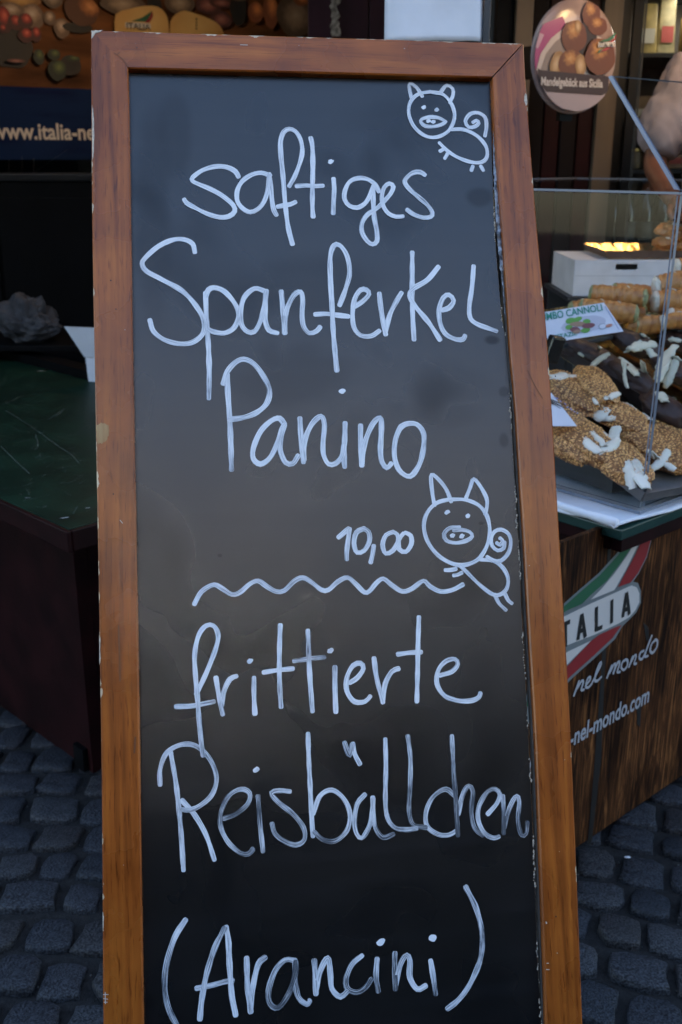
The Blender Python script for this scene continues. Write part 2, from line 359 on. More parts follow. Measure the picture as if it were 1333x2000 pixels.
# ================================================================== THE SETTING
gm = mat('joint_soil', (.011, .010, .009), .9, .5, 90, bump=.9, bscale=220)
def grid_sheet(x0, x1, y0, y1, z): return [(x0, y0, z), (x1, y0, z), (x1, y1, z), (x0, y1, z)], [(0, 1, 2, 3)]
v, f = grid_sheet(-120, 120, -120, 120, -.016)
ground = tag(obj('ground', new_mesh('ground', v, f, gm)), kind='structure')

# cobbles laid in shallow arcs
cob_m = []
for i, c in enumerate([(.036,.037,.041), (.029,.030,.034), (.042,.042,.044), (.035,.033,.033), (.025,.027,.031)]):
    m = mat('granite_%d' % i, c, .62, .75, 26, bump=1, bscale=14, spec=.3, detail=9, rvar=.1, thr=(.38, .62))
    cob_m.append(m)
def cobble_mesh(k):
    rng = random.Random(k * 13 + 1); n = 14; V = []; ex = []
    for i in range(n):
        t = 2 * math.pi * (i + .5) / n; c, s = math.cos(t), math.sin(t)
        p = 6.0; r = (abs(c) ** p + abs(s) ** p) ** (-1 / p); r *= 1 + rng.uniform(-.13, .05)
        ex.append((c * r * .5, s * r * .5))
    sk = rng.uniform(-.12, .12); ex = [(x + sk * y, y + rng.uniform(-.1, .1) * x) for x, y in ex]
    tl = (rng.uniform(-.05, .05), rng.uniform(-.05, .05))
    for sc, z in ((1.0, -.5), (1.0, -.12), (.972, -.03), (.91, .004), (.45, .008)):
        for x, y in ex: V.append((x * sc, y * sc, z + (x * tl[0] + y * tl[1]) * 1.4 + (rng.uniform(-.014, .014) if sc < 1 else 0)))
    V.append((0, 0, .012)); F = []
    for j in range(4):
        for i in range(n): F.append((j * n + i, j * n + (i + 1) % n, (j + 1) * n + (i + 1) % n, (j + 1) * n + i))
    for i in range(n): F.append((4 * n + i, 4 * n + (i + 1) % n, 5 * n))
    return V, F
cob_v = [cobble_mesh(k) for k in range(14)]
cob_me = [new_mesh('cobble', v, f, cob_m[k % 5], True) for k, (v, f) in enumerate(cob_v)]
spots = []
acx, acy = -.9, -3.2          # centre of the paving arcs
rr = 2.3
rngc = random.Random(21)
while rr < 9:
    rowh = .112 + rngc.uniform(-.008, .012); t = -1.15 + rngc.uniform(0, .02)
    while t < 1.15:
        wd = .116 * rngc.uniform(.8, 1.25); tm = t + wd / rr / 2
        x = acx + rr * math.sin(tm); y = acy + rr * math.cos(tm)
        if -2.8 < x < 2.8 and -.6 < y < 4.3:
            spots.append((x + rngc.uniform(-.004, .004), y + rngc.uniform(-.005, .005), -tm + rngc.uniform(-.07, .07), (wd - .010) * rngc.uniform(.93, 1.02), (rowh - .010) * rngc.uniform(.9, 1.03), rngc.randrange(14), rngc.uniform(-.005, .004)))
        t += wd / rr
    rr += rowh
def seen(s):
    x, y = s[0], s[1]
    d = y * math.cos(PITCH) + 1.6 * math.sin(PITCH); u = y * math.sin(PITCH) - 1.6 * math.cos(PITCH)
    px = 666.5 + FPX * x / d; py = 1000 - FPX * u / d
    inl = -90 < px < 240 and 1300 < py < 2120; inr = 1090 < px < 1430 and 1480 < py < 2120
    return 0 if (inl or inr) else 1 + abs(px - 666) / 3000 + abs(py - 1600) / 3000
spots.sort(key=seen)
rest = []
for i, (x, y, a, sx, sy, k, dz) in enumerate(spots):
    if i < 295:
        o = obj('cobble', cob_me[k], ground, (x, y, dz), (0, 0, a)); o.scale = (sx, sy, .1)
    else:
        ca, sa = math.cos(a), math.sin(a); v, f = cob_v[k]
        rest.append(([(x + (p[0] * sx) * ca - (p[1] * sy) * sa, y + (p[0] * sx) * sa + (p[1] * sy) * ca, dz + p[2] * .1) for p in v], f))
v, f = merge(rest)
tag(obj('cobbles', new_mesh('cobbles', v, f, cob_m[0], True), ground), kind='stuff')
# grit, straw and small litter caught in the joints
rg = random.Random(5); parts = []
for i in range(1300):
    x = rg.uniform(-1.6, 1.7); y = rg.uniform(.9, 3.2); s = rg.uniform(.0012, .0036)
    parts.append(([(x - s, y, -.0125), (x, y - s, -.0125), (x + s, y, -.0125), (x, y + s, -.0125), (x, y, -.0125 + s * 1.3)], [(0, 1, 4), (1, 2, 4), (2, 3, 4), (3, 0, 4)]))
v, f = merge(parts); tag(obj('grit', new_mesh('grit', v, f, mat('grit', (.10, .095, .085), .9, .5, 300)), ground), kind='stuff')
q = gz(1226, 1674, .004); lv, lf = lump(.008, .004, .0015, 2, .3, 3, 4)
tag(obj('paper_scrap', new_mesh('paper_scrap', lv, lf, PAPER), None, q), 'tiny white paper scrap lying on the cobbles beside the wood-print counter', 'litter')

# houses across the square (behind the photographer) and behind the stall row
plaster = mat('warm_plaster', (.52, .485, .45), .85, .12, 1.2)
plaster2 = mat('grey_plaster', (.33, .31, .30), .85, .12, 1.2)
dkglass = mat('window_pane_dark', (.02, .025, .03), .08)
whitep = mat('white_window_paint', (.7, .69, .66), .5)
def house(label, loc, width, depth, height, m, face):
    t = thing('town_house', label, 'building', loc)
    box('wall', -width / 2, width / 2, -depth / 2, depth / 2, 0, height, m, t)
    y0 = face * depth / 2; nx = int(width / 3); rows = int((height - 1) / 3.1)
    wv, wf = boxvf(-.6, .6, -.04, .04, -.9, .9); pv, pf = boxvf(-.5, .5, -.05, .05, -.8, .8)
    wm = new_mesh('window', wv, wf, whitep); pm = new_mesh('pane', pv, pf, dkglass)
    for i in range(nx):
        for j in range(rows):
            q = obj('window', wm, t, (-width / 2 + (i + .5) * width / nx, y0, 1.9 + j * 3.1)); obj('pane', pm, q)
    v = [(-width / 2 - .3, -depth / 2 - .3, height), (width / 2 + .3, -depth / 2 - .3, height), (width / 2 + .3, depth / 2 + .3, height), (-width / 2 - .3, depth / 2 + .3, height), (-width / 2 - .3, 0, height + 1.4), (width / 2 + .3, 0, height + 1.4)]
    obj('roof', new_mesh('roof', v, [(0, 1, 5, 4), (2, 3, 4, 5), (0, 4, 3), (1, 2, 5), (3, 2, 1, 0)], mat('roof_tiles', (.16, .07, .045), .8, .2, 3)), t)
house('warm plaster house across the square, behind the viewer', (0, -15.5, 0), 36, 8, 10.4, plaster, 1)
house('unseen tall grey plaster house added behind the market stall to block the sun', (0, 17, 0), 46, 8, 24, plaster2, -1)  # unseen house, added and made tall to keep the sun off the stall

opp = thing('market_stall', 'unseen dark market stall added behind the viewer to darken the board reflections', 'market stall', (0, -3.9, 0))  # unseen stall, added to cut low light and darken the lower board
DK_ = mat('dark_green_tarpaulin', (.02, .03, .026), .7, .2, 3)
box('roof', -8, 8, -1.4, 1.5, 2.95, 3.05, DK_, opp); box('valance', -8, 8, 1.45, 1.49, 2.55, 2.945, DK_, opp); box('back_wall', -8, 8, -1.35, -1.3, 0, 2.945, DK_, opp); box('counter_front', -8, 8, 1.1, 1.15, 0, .9, mat('maroon_paint', (.02, .0045, .006)), opp)
for i in range(6): box('post', -7.5 + i * 3, -7.4 + i * 3, 1.3, 1.4, 0, 2.549, BLACKM, opp)

# ================================================================== MARKET STALL SHELL
stall = thing('market_stall', 'maroon wooden market stall with beige posts behind the chalkboard', 'market stall', (0, 4.5, 0))
def W(o, p): return Vector(p) - o.location
def sbox(name, x0, x1, y0, y1, z0, z1, m, b=0): return box(name, x0, x1, y0 - 4.5, y1 - 4.5, z0, z1, m, stall, b)
sbox('roof', -4.5, 5, 2.7, 7.6, 2.75, 2.83, MAROON)
sbox('back_wall', -4.5, 5, 7.4, 7.5, 0, 2.745, BLACKM)
sbox('side_wall', -4.5, -4.4, 2.6, 7.395, 0, 2.745, BLACKM)
sbox('side_wall', 4.9, 5, 2.6, 7.395, 0, 2.745, BLACKM)
sbox('floor', -4.39, 4.89, 3.75, 7.39, .0, .30, BLACKM)
def xat(px, py, Y): return gy(px, py, Y).x
# maroon post above the board, three boards with scuffed paint
Y = 4.5
x0, x1, x2, x3 = xat(602, 40, Y), xat(650, 40, Y), xat(720, 40, Y), xat(770, 40, Y)
PURP = mat('purple_maroon_paint', (.040, .012, .022), .4, .3, 7, spec=.3)
sbox('post', x0, x1, Y, Y + .12, .301, 2.745, PURP, .004)
sbox('post', x1 + .004, x2, Y + .02, Y + .12, .301, 2.745, PURP, .004)
sbox('post', x2 + .004, x3, Y + .01, Y + .12, .301, 2.745, PURP, .004)
# flaked primer on the seam
rgf = random.Random(3); fl = []
zc = gy(655, 30, Y).z
edge_l = [(x1 - .004 + rgf.uniform(-.010, .004), zc - .22 + i * .012) for i in range(44)]; edge_r = [(x1 + .022 + rgf.uniform(-.008, .012), zc - .22 + i * .012) for i in range(44)]
V = []; F = []
for i in range(44): V += [(edge_l[i][0], Y - .0035 - 4.5, edge_l[i][1]), (edge_r[i][0], Y - .0035 - 4.5, edge_r[i][1])]
for i in range(43):
    if i % 13 != 11: F.append((2 * i, 2 * i + 1, 2 * i + 3, 2 * i + 2))
obj('flaked_primer', new_mesh('flaked_primer', V, F, mat('primer', (.33, .31, .28), .8, .5, 70)), stall)
# beige posts right of the board, dark panel between them
Y = 4.0
a0, a1 = xat(1003, 150, Y), xat(1036, 150, Y)
sbox('post', a0, a1, Y, Y + .08, .301, 2.745, BEIGE, .004)
sbox('dark_frame', xat(972, 60, Y), a0 - .004, Y + .03, Y + .1, .301, 2.745, BLACKM, .003)
b0, b1 = xat(1166, 220, Y), xat(1203, 220, Y)
sbox('post', b0, b1, Y, Y + .08, .301, 2.745, BEIGE, .004)
for i in range(4):
    u0 = a1 + .004 + (b0 - a1) * i / 4; u1 = a1 + (b0 - a1) * (i + 1) / 4 - .002
    sbox('wall_board', u0, u1, Y + .03 + .008 * (i % 2), Y + .07, .301, 2.745, MAROON if i % 2 else mat('dark_wall_board', (.009, .006, .006), .6, .3, 9, spec=.1), .004)
sbox('grey_panel', xat(949, 40, 4.3), xat(1012, 40, 4.3), 4.3, 4.32, 1.8, 2.3, mat('grey_panel_paint', (.12, .12, .125), .6, .15, 6), .002)

# ================================================================== THE CHALKBOARD (main subject)
Ucam = Vector((-696, 17960, 2000)).normalized(); Rcam = Vector((16530, 418, 2000)); Rcam = (Rcam - Ucam * Rcam.dot(Ucam)).normalized()
def c2w(v): return Vector((v.x, v.z * math.cos(PITCH) + v.y * math.sin(PITCH), -v.z * math.sin(PITCH) + v.y * math.cos(PITCH)))
BU, BR = c2w(Ucam), c2w(Rcam); BN = BR.cross(BU)
pc = CAM + ray(666.5, 1000) * 1.45
base = pc - BU * (pc.z / BU.z)
board = thing('sandwich_board', 'tall wood-framed chalkboard on feet with white handwritten menu and two pig drawings', 'chalkboard sign', base, (BR, BU, BN))
BM = frame(base, (BR, BU, BN)); BMI = BM.inverted()
def bl(px, py, z=0.0):
    o = base + BN * z; p = gpl(px, py, o, BN); q = BMI @ p; return Vector((q.x, q.y))
TH = .022
def pl(lst, z=0.0): return [bl(a, b, z) for a, b in lst]
def interp(lst, n, z=0.0):
    P = catmull([Vector((p.x, p.y, 0)) for p in pl(lst, z)], .02); return [Vector((p.x, p.y)) for p in P]
def loft(outer, inner, m, name, wear_edge=1.0, b=.0022):
    """flat wooden member between two 2-D polylines with softened arrises; attribute wear on the arrises"""
    n = len(outer); V = []; Wr = []; F = []
    for k in range(n):
        o, i = outer[k], inner[k]; d = (i - o).normalized()
        for p, z, w_ in ((o, -TH, .2), (o, -b, .9 * wear_edge), (o + d * b, 0, .75 * wear_edge), (o + d * .007, .0002, .28 * wear_edge), ((o + i) / 2, .0003, 0), (i - d * b, 0, .25), (i, -b, .35), (i, -TH, 0)):
            V.append((p.x, p.y, z)); Wr.append(w_)
    for k in range(n - 1):
        for j in range(8):
            a, c = k * 8 + j, k * 8 + (j + 1) % 8; F.append((a, c, c + 8, a + 8))
    F.append(tuple(range(8))[::-1]); F.append(tuple((n - 1) * 8 + j for j in range(8)))
    me = new_mesh(name, V, F, m); at = me.attributes.new('wear', 'FLOAT', 'POINT')
    for i, x in enumerate(Wr): at.data[i].value = x
    me.update(); bm = bmesh.new(); bm.from_mesh(me); bmesh.ops.recalc_face_normals(bm, faces=bm.faces); bm.to_mesh(me); bm.free()
    return obj(name, me, board)
def resample(P, ys):
    out = []
    for y in ys:
        for a, c in zip(P[:-1], P[1:]):
            if (a.y - y) * (c.y - y) <= 0 and a.y != c.y:
                t = (y - a.y) / (c.y - a.y); out.append(Vector((a.x + (c.x - a.x) * t, y))); break
        else:
            a, c = (P[-2], P[-1]) if abs(P[-1].y - y) < abs(P[0].y - y) else (P[1], P[0])
            t = (y - a.y) / (c.y - a.y); out.append(Vector((a.x + (c.x - a.x) * t, y)))
    return out
LO = interp([(178, 58), (180, 400), (185.5, 740), (192.3, 1100), (199, 1550), (202, 2000)], 0)
LI = interp([(251, 133), (254, 300), (259, 640), (265.5, 1000), (271, 1300), (276, 1640), (281, 2000)], 0)
RO = interp([(1022, 84), (1047.5, 420), (1071, 680), (1093, 1040), (1114, 1400), (1127, 1700), (1139, 2000)], 0)
RI = interp([(960.5, 151), (972.5, 325), (981.5, 439), (990.5, 568), (998.6, 697), (1007.5, 787), (1015.7, 925), (1024, 1048), (1032, 1199), (1041, 1350), (1047.5, 1464), (1055.5, 1675), (1061.5, 1837), (1066.5, 2000)], 0)
TLo, TRo = bl(178, 58), bl(1022, 84); TLi, TRi = bl(251, 133), bl(960.5, 151)
ysL = [TLo.y + (.0 - TLo.y) * k / 36 for k in range(37)]
def straight_end(P, y_from):   # keep the visible curve, go on straight to the ground
    return P
def member_y(O, I, To, Ti, name, m, wear=1.0):
    n = 40; o, i = [], []
    for k in range(n + 1):
        t = k / n; yo = To.y + (0 - To.y) * t; yi = Ti.y + (0 - Ti.y) * t
        o += resample(O, [yo]); i += resample(I, [yi])
    o[0] = To; i[0] = Ti
    return loft(o, i, m, name, wear)
member_y(LO, LI, TLo, TLi, 'stile', WOODY, 1.0)
member_y(RO, RI, TRo + Vector((.0012, -.001)), TRi + Vector((.0012, -.001)), 'stile', WOODY, .8)
n = 24
loft([TLo.lerp(TRo, k / n) for k in range(n + 1)], [TLi.lerp(TRi, k / n) for k in range(n + 1)], WOODX, 'top_rail', 1.1)
yb = .10; a = resample(LI, [yb])[0]; c = resample(RI, [yb])[0]; a2 = resample(LI, [yb + .055])[0]; c2 = resample(RI, [yb + .055])[0]
loft([a.lerp(c, k / 8) for k in range(9)], [a2.lerp(c2, k / 8) for k in range(9)], WOODX, 'bottom_rail', .5)
# slate panel, torn along its right edge
ZP = -.013
SMUDGES = [(*bl(a, b_, ZP), c, d, e) for a, b_, c, d, e in ((345, 270, .026, .07, .82), (938, 385, .022, .016, .70), (815, 235, .11, .05, .86), (962, 664, .013, .008, .55), (880, 745, .07, .035, .90), (870, 810, .06, .025, .90), (985, 765, .008, .008, .7), (985, 860, .008, .012, .7), (560, 730, .10, .05, .85), (430, 1085, .004, .003, .6), (940, 1022, .004, .003, .6), (300, 420, .03, .16, .8), (620, 560, .12, .05, .85))]
SLATE = slate_material()
PE = catmull([Vector((p.x, p.y, 0)) for p in pl([(957, 140), (960, 250), (962, 340), (968, 475), (974, 550), (981, 625), (993, 690), (998, 815), (1003.5, 911), (1009, 1007), (1014, 1075), (1019, 1200), (1029, 1382), (1038.5, 1577), (1042, 1659), (1046.6, 1789), (1051.5, 1902), (1058, 2000)], ZP)], .0035)
PE = [Vector((p.x, p.y)) for p in PE]
yl = PE[-1].y; k = (PE[-1] - PE[-30]); k = k / abs(k.y)
while PE[-1].y > .13: PE.append(PE[-1] + k * .0035 * 4)
rj = random.Random(11)
edge = [Vector((p.x + .0011 * noise.noise(Vector((p.y * 260, 0, 0))) + .0022 * max(0, noise.noise(Vector((p.y * 90, 4, 0))) - .15), p.y)) for p in PE]
left = [resample(LI, [p.y])[0] - Vector((.014, 0)) for p in edge]
top_y = edge[0].y
V, F = [], []
for l, e in zip(left, edge):
    V += [(l.x, l.y, ZP), (e.x, e.y, ZP), (e.x + .0008, e.y, ZP - .0012), (e.x, e.y, ZP - .004), (l.x, l.y, ZP - .004)]
for i in range(len(edge) - 1):
    for j in range(5): F.append((i * 5 + j, i * 5 + (j + 1) % 5, i * 5 + 5 + (j + 1) % 5, i * 5 + 5 + j))
F.append((4, 3, 2, 1, 0)); kk = (len(edge) - 1) * 5; F.append((kk, kk + 1, kk + 2, kk + 3, kk + 4))
FIB = mat('torn_fibreboard', (.26, .19, .12), .9, .35, 300)
me = new_mesh('blackboard_panel', V, F, [SLATE, FIB])
for p in me.polygons:
    if len(p.vertices) == 4 and p.index % 5 in (1, 2): p.material_index = 1
bm = bmesh.new(); bm.from_mesh(me); bmesh.ops.recalc_face_normals(bm, faces=bm.faces); bm.to_mesh(me); bm.free()
panel = obj('blackboard_panel', me, board)
# extend the panel up under the top rail
u0, u1 = left[0], edge[0]
V = [(u0.x, top_y - .0003, ZP - .0003), (u1.x, top_y - .0003, ZP - .0003), (u1.x, TLi.y + .012, ZP - .0003), (u0.x, TLi.y + .012, ZP - .0003)]
# torn crumbs on the panel edge
cr = []
for p in edge[60:]:
    if noise.noise(Vector((p.y * 14, 9, 0))) > .02 and rj.random() < .8:
        s = rj.uniform(.0005, .0017); lv, lf = lump(s, s * rj.uniform(1, 2.4), s, 1, .3, 2, rj.random() * 9)
        off = Vector((p.x + rj.uniform(-.0012, .0012), p.y, ZP + .0004)); cr.append(([v + off for v in lv], lf))
v, f = merge(cr); tag(obj('torn_edge', new_mesh('torn_edge', v, f, mat('pale_torn_fibre', (.42, .36, .28), .9, .5, 500)), panel), kind='stuff')
# peeled strip of old coating by the upper right
ST = pl([(962.5, 210), (963, 300), (964, 340), (969, 440), (974, 500), (981, 560), (986, 620), (992, 665), (994.5, 688)], ZP)
SR = pl([(964, 210), (967, 300), (972, 340), (979, 440), (984.5, 500), (990, 560), (994, 620), (996.5, 665), (996.5, 688)], ZP)
A_ = catmull([Vector((p.x, p.y, 0)) for p in ST], .003); B_ = resample([Vector((p.x, p.y)) for p in SR], [p.y for p in A_])
V, F = [], []
for i, (p, q) in enumerate(zip(A_, B_)):
    for j in range(5):
        t = j / 4; x = p.x + (q.x - p.x) * t + (.0012 * noise.noise(Vector((p.y * 130, j * 3.1, 2))))
        V.append((x, p.y, ZP + .0022 + .0024 * noise.noise(Vector((x * 300, p.y * 120, 1))) + .001 * math.sin(t * math.pi)))
for i in range(len(A_) - 1):
    for j in range(4): F.append((i * 5 + j, i * 5 + j + 1, i * 5 + j + 6, i * 5 + j + 5))
o = obj('peeled_strip', new_mesh('peeled_strip', V, F, mat('peeled_coating', (.30, .34, .40), .32, color2=(.05, .055, .065), vscale=140, thr=(.42, .6), spec=.7), False), panel); tag(o, 'crinkled blue-grey strip of peeling coating')
# dark metal edge of the loosened stile seen in the gap
g = [p + Vector((-.0030, 0)) for p in resample(RI, [TRi.y - .30 - i * .02 for i in range(75)]) if p.y > .15]
V, F = [], []
for p in g: V += [(p.x + .0012, p.y, -.009), (p.x + .0026, p.y, -.009), (p.x + .0026, p.y, -.0215), (p.x + .0012, p.y, -.0215)]
for i in range(len(g) - 1):
    for j in range(4): F.append((i * 4 + j, i * 4 + (j + 1) % 4, i * 4 + 4 + (j + 1) % 4, i * 4 + 4 + j))
obj('rebate_strip', new_mesh('rebate_strip', V, F, mat('rebate_grey', (.085, .075, .065), .6, .2, 60, spec=.2)), board)
# bare patch and other worn spots on the left stile and top corner
BARE = mat('bare_pale_wood', (.50, .33, .15), .7, color2=(.36, .17, .06), vscale=120, stretch=(1, .15, 1))
def patch(pts, name='bare_patch', m=BARE, z=.0006, sd=1):
    P = pl(pts); c = sum(P, Vector((0, 0))) / len(P); V = [(c.x, c.y, z)]; n = len(P)
    for i in range(n):
        a, q = P[i], P[(i + 1) % n]
        for j in range(5):
            p = a.lerp(q, j / 5); p = p + (p - c) * .42 * noise.noise(Vector((i * 3.3 + j * 1.7, sd, 0))); V.append((p.x, p.y, z))
    return obj(name, new_mesh(name, V, [(0, i, i % (len(V) - 1) + 1) for i in range(1, len(V))], m), board)
patch([(188.8, 829), (200, 826), (213, 832), (214, 848), (208, 862), (194, 866), (189.5, 866)])
CHIP = mat('chipped_edge', (.55, .45, .33), .8, .3, 200)
patch([(179, 60), (200, 59.5), (196, 63), (185, 64), (183, 72), (179.5, 76)], 'chipped_corner', CHIP, .0007, 3)
patch([(1026, 182), (1029, 184), (1030.5, 204), (1027, 206), (1024, 196)], 'chipped_edge', CHIP, .0007, 5)
patch([(180, 205), (183, 215), (184.5, 260), (183.5, 300), (180.8, 310), (180.2, 250)], 'chipped_edge', CHIP, .0007, 7)
patch([(194, 1240), (197, 1247), (196, 1268), (197.5, 1290), (194.8, 1298)], 'chipped_edge', CHIP, .0007, 9)
patch([(201, 1780), (203.5, 1790), (203, 1812), (201.3, 1818)], 'chipped_edge', CHIP, .0007, 11)
NAIL = mat('nail_hole', (.02, .012, .01), .6)
for px, py in ((268, 93.5), (214, 141.5), (217, 548), (227, 604), (222, 965), (1085, 735), (1086, 1790)):
    c = bl(px, py); obj('nail_hole', new_mesh('nail_hole', *(lambda e: ([(x, y, .0007) for x, y in e], [tuple(range(8))]))(ellipse(c.x, c.y, .0011, .0011, 8)), NAIL), board)
def scratch(pts, half, m, name):
    V, F, U = ribbon(pl(pts), half, .0008, seed=len(pts)); return obj(name, new_mesh(name, V, F, m, uvs=U), board)
DSC = mat('dark_scratch', (.17, .058, .018), .6)
for s_, h_ in (([(1031, 723), (1037, 737), (1047, 757), (1060, 778)], .0006), ([(224, 104), (229, 107), (234, 103)], .0007), ([(227, 106), (240, 116), (251, 131)], .0006), ([(993, 1005 - 880), (1007, 110), (1020, 92)], .0006),
               ([(232, 1222), (234, 1280), (235, 1330)], .001), ([(265, 1440), (263, 1470)], .001)):
    scratch(s_, h_, DSC, 'scratch')
LSC = mat('light_scratch', (.55, .47, .38), .7)
for s_ in ([(1068, 1881), (1072, 1881)], [(1067, 1893), (1073, 1893.5)], [(202.5, 1942), (212, 1942)], [(203, 1950), (211, 1951)], [(204, 1957), (210, 1957)], [(206, 1938), (206.5, 1960)], [(235, 1016), (240, 1022)], [(470, 88), (484, 88.5)]):
    scratch(s_, .0005, LSC, 'scratch')
# rear prop frame with its stretcher, hinges
MB_ = Matrix.Translation((0, TLo.y - .06, -TH - .012)) @ Matrix.Rotation(R_(33), 4, 'X')
cx = (TLo.x + TRo.x) / 2
for sx in (-.19, .15):
    v, f = boxvf(cx + sx, cx + sx + .04, -(TLo.y - .06) * 1.03, 0, -.022, 0, .003); obj('rear_leg', new_mesh('rear_leg', [MB_ @ Vector(p) for p in v], f, WOODY), board)
v, f = boxvf(cx - .148, cx + .148, -1.25, -1.2, -.02, -.002, .003); obj('rear_stretcher', new_mesh('rear_stretcher', [MB_ @ Vector(p) for p in v], f, WOODX), board)
for sx in (-.17, .17): box('hinge', cx + sx - .02, cx + sx + .02, TLo.y - .075, TLo.y - .035, -TH - .011, -TH, mat('steel', (.4, .4, .4), .35, metal=1), board)

# ---------------------------------------------------------------- handwriting
SA = (330, 230, 550 / 1333); SP = (250, 440, 750 / 1333); PN = (400, 680, 620 / 1333); FR = (280, 1180, 780 / 1333); AR = (280, 1680, 870 / 1333); PG = (380, 0, 680 / 1333)
zc_ = [0]
def write(name, label, T, strokes, half, dots=(), dry=0.0, dotr=1.15):
    V, F, U, D = [], [], [], []
    for s in strokes:
        zc_[0] += 1
        pts = pl([(T[0] + x * T[2], T[1] + y * T[2]) for x, y in s], ZP)
        v, f, u = ribbon(pts, half * .90, ZP + .0007 + .00004 * (zc_[0] % 9), seed=zc_[0]); k = len(V); V += v; U += u; F += [tuple(i + k for i in q) for q in f]
        rd = random.Random(zc_[0] * 7); w0 = rd.uniform(-.3, .7); w1 = rd.uniform(-.1, 1.3)
        D += [.05 + (dry + .22) * (.45 + w0 + (w1 - w0) * i / len(v)) for i in range(len(v))]
    for d in dots:
        zc_[0] += 1; c = bl(T[0] + d[0] * T[2], T[1] + d[1] * T[2], ZP); e = ellipse(c.x, c.y, half * dotr * 1.1, half * dotr * .85, 12, .4, .35, zc_[0])
        k = len(V); z = ZP + .0007 + .00004 * (zc_[0] % 9); V += [(x, y, z) for x, y in e]; U += [(i * .01 + zc_[0], .5) for i in range(12)]; F.append(tuple(k + i for i in range(12)))
    me = new_mesh(name, V, F, MK, uvs=U); at = me.attributes.new('dry', 'FLOAT', 'POINT')
    for i in range(len(V)): at.data[i].value = D[i] if i < len(D) else 0
    o = obj(name, me, panel); o['label'] = label; return o
write('handwritten_word', 'white handwritten word saftiges, top line of the menu', SA, [
 [(330,280),(315,255),(275,235),(220,232),(160,250),(115,282),(112,300),(140,315),(200,340),(260,375),(305,415),(312,445),(285,468),(240,472),(180,455),(120,425),(85,405),(73,388)],
 [(480,275),(440,262),(395,270),(350,300),(325,345),(325,395),(350,430),(385,448),(420,435),(450,400),(470,340),(475,275)],
 [(476,266),(483,330),(490,400),(498,440),(510,462)],
 [(570,325),(600,270),(625,200),(632,150),(622,100),(598,65),(570,55),(545,68),(530,110),(530,170),(538,250),(545,330),(552,420),(565,520),(585,600)],
 [(515,422),(545,416),(575,411),(600,400)],
 [(672,97),(680,140),(682,230),(680,330),(680,420),(683,470)], [(605,325),(650,322),(690,325),(730,323)],
 [(780,290),(783,340),(780,400),(778,455)],
 [(995,350),(975,315),(940,292),(895,287),(855,305),(833,350),(833,390),(855,418),(890,427),(925,410),(950,375),(965,335)],
 [(968,325),(968,400),(972,470),(985,540),(985,585),(965,600),(940,585),(915,545),(915,500),(940,460),(985,430),(1020,395),(1050,360),(1063,328),(1045,313),(1020,330),(1008,375),(1015,420),(1040,455),(1075,470),(1108,468)],
 [(1212,272),(1190,258),(1155,262),(1122,290),(1118,310),(1140,340),(1180,375),(1225,415),(1247,450),(1240,470),(1205,474),(1160,460),(1128,437)]], .0038, [(767,208)])
write('handwritten_word', 'white handwritten word Spanferkel, second line of the menu', SP, [
 [(233,95),(225,65),(195,50),(155,52),(105,75),(60,115),(50,135),(65,160),(120,190),(190,230),(240,285),(265,335),(262,375),(230,405),(185,413),(130,400),(90,370),(77,330)],
 [(270,235),(273,320),(280,420),(283,520),(281,602)], [(272,245),(280,225),(300,217),(335,230),(370,270),(385,310),(370,355),(335,375),(295,370),(280,362)],
 [(472,228),(440,220),(405,250),(392,300),(395,345),(415,370),(440,370),(462,330),(475,275),(480,232)], [(481,228),(478,280),(477,330),(490,365),(520,375)],
 [(533,230),(538,290),(545,375)], [(545,370),(550,300),(575,245),(600,232),(607,260),(605,310),(610,350),(630,375),(655,368),(667,354)],
 [(735,278),(755,225),(770,165),(760,105),(735,70),(715,72),(703,110),(703,180),(708,270),(713,370),(720,450),(725,505)], [(650,310),(690,308),(730,313),(766,317)],
 [(788,282),(815,265),(837,240),(828,225),(808,225),(788,255),(780,310),(785,355),(808,383),(845,385),(873,367)],
 [(873,237),(880,300),(895,380)], [(893,377),(910,310),(935,260),(950,235)],
 [(987,95),(987,200),(988,300),(993,398)], [(1078,145),(1040,190),(992,220),(977,245),(1000,285),(1045,340),(1083,398)],
 [(1092,295),(1115,287),(1131,262),(1115,242),(1095,252),(1080,295),(1085,345),(1105,380),(1140,397),(1163,396),(1170,384)],
 [(1200,142),(1195,210),(1185,285),(1190,325),(1215,345),(1250,358),(1280,368)]], .0040)
write('handwritten_word', 'white handwritten word Panino, third line of the menu', PN, [
 [(95,110),(98,190),(105,290),(110,400),(113,512)], [(78,150),(95,100),(130,60),(165,47),(205,65),(245,115),(272,175),(262,230),(220,270),(160,293),(105,300)],
 [(335,320),(315,295),(280,305),(235,350),(205,420),(205,465),(235,487),(275,460),(305,400),(325,340),(336,322)], [(335,325),(320,380),(318,430),(340,480),(370,485),(393,452)],
 [(400,295),(405,380),(415,480)], [(417,470),(420,390),(450,320),(488,287),(503,320),(497,400),(500,450),(520,487),(550,485),(575,455),(584,410)],
 [(590,315),(588,380),(585,450),(588,500)],
 [(655,325),(655,400),(660,493)], [(660,485),(672,400),(705,320),(738,292),(742,340),(738,430),(745,480),(765,503),(783,485)],
 [(822,330),(850,318),(890,320),(918,355),(920,410),(905,480),(875,530),(850,538),(815,510),(797,455),(800,390),(820,337),(843,320)]], .0042, [(578,181)])
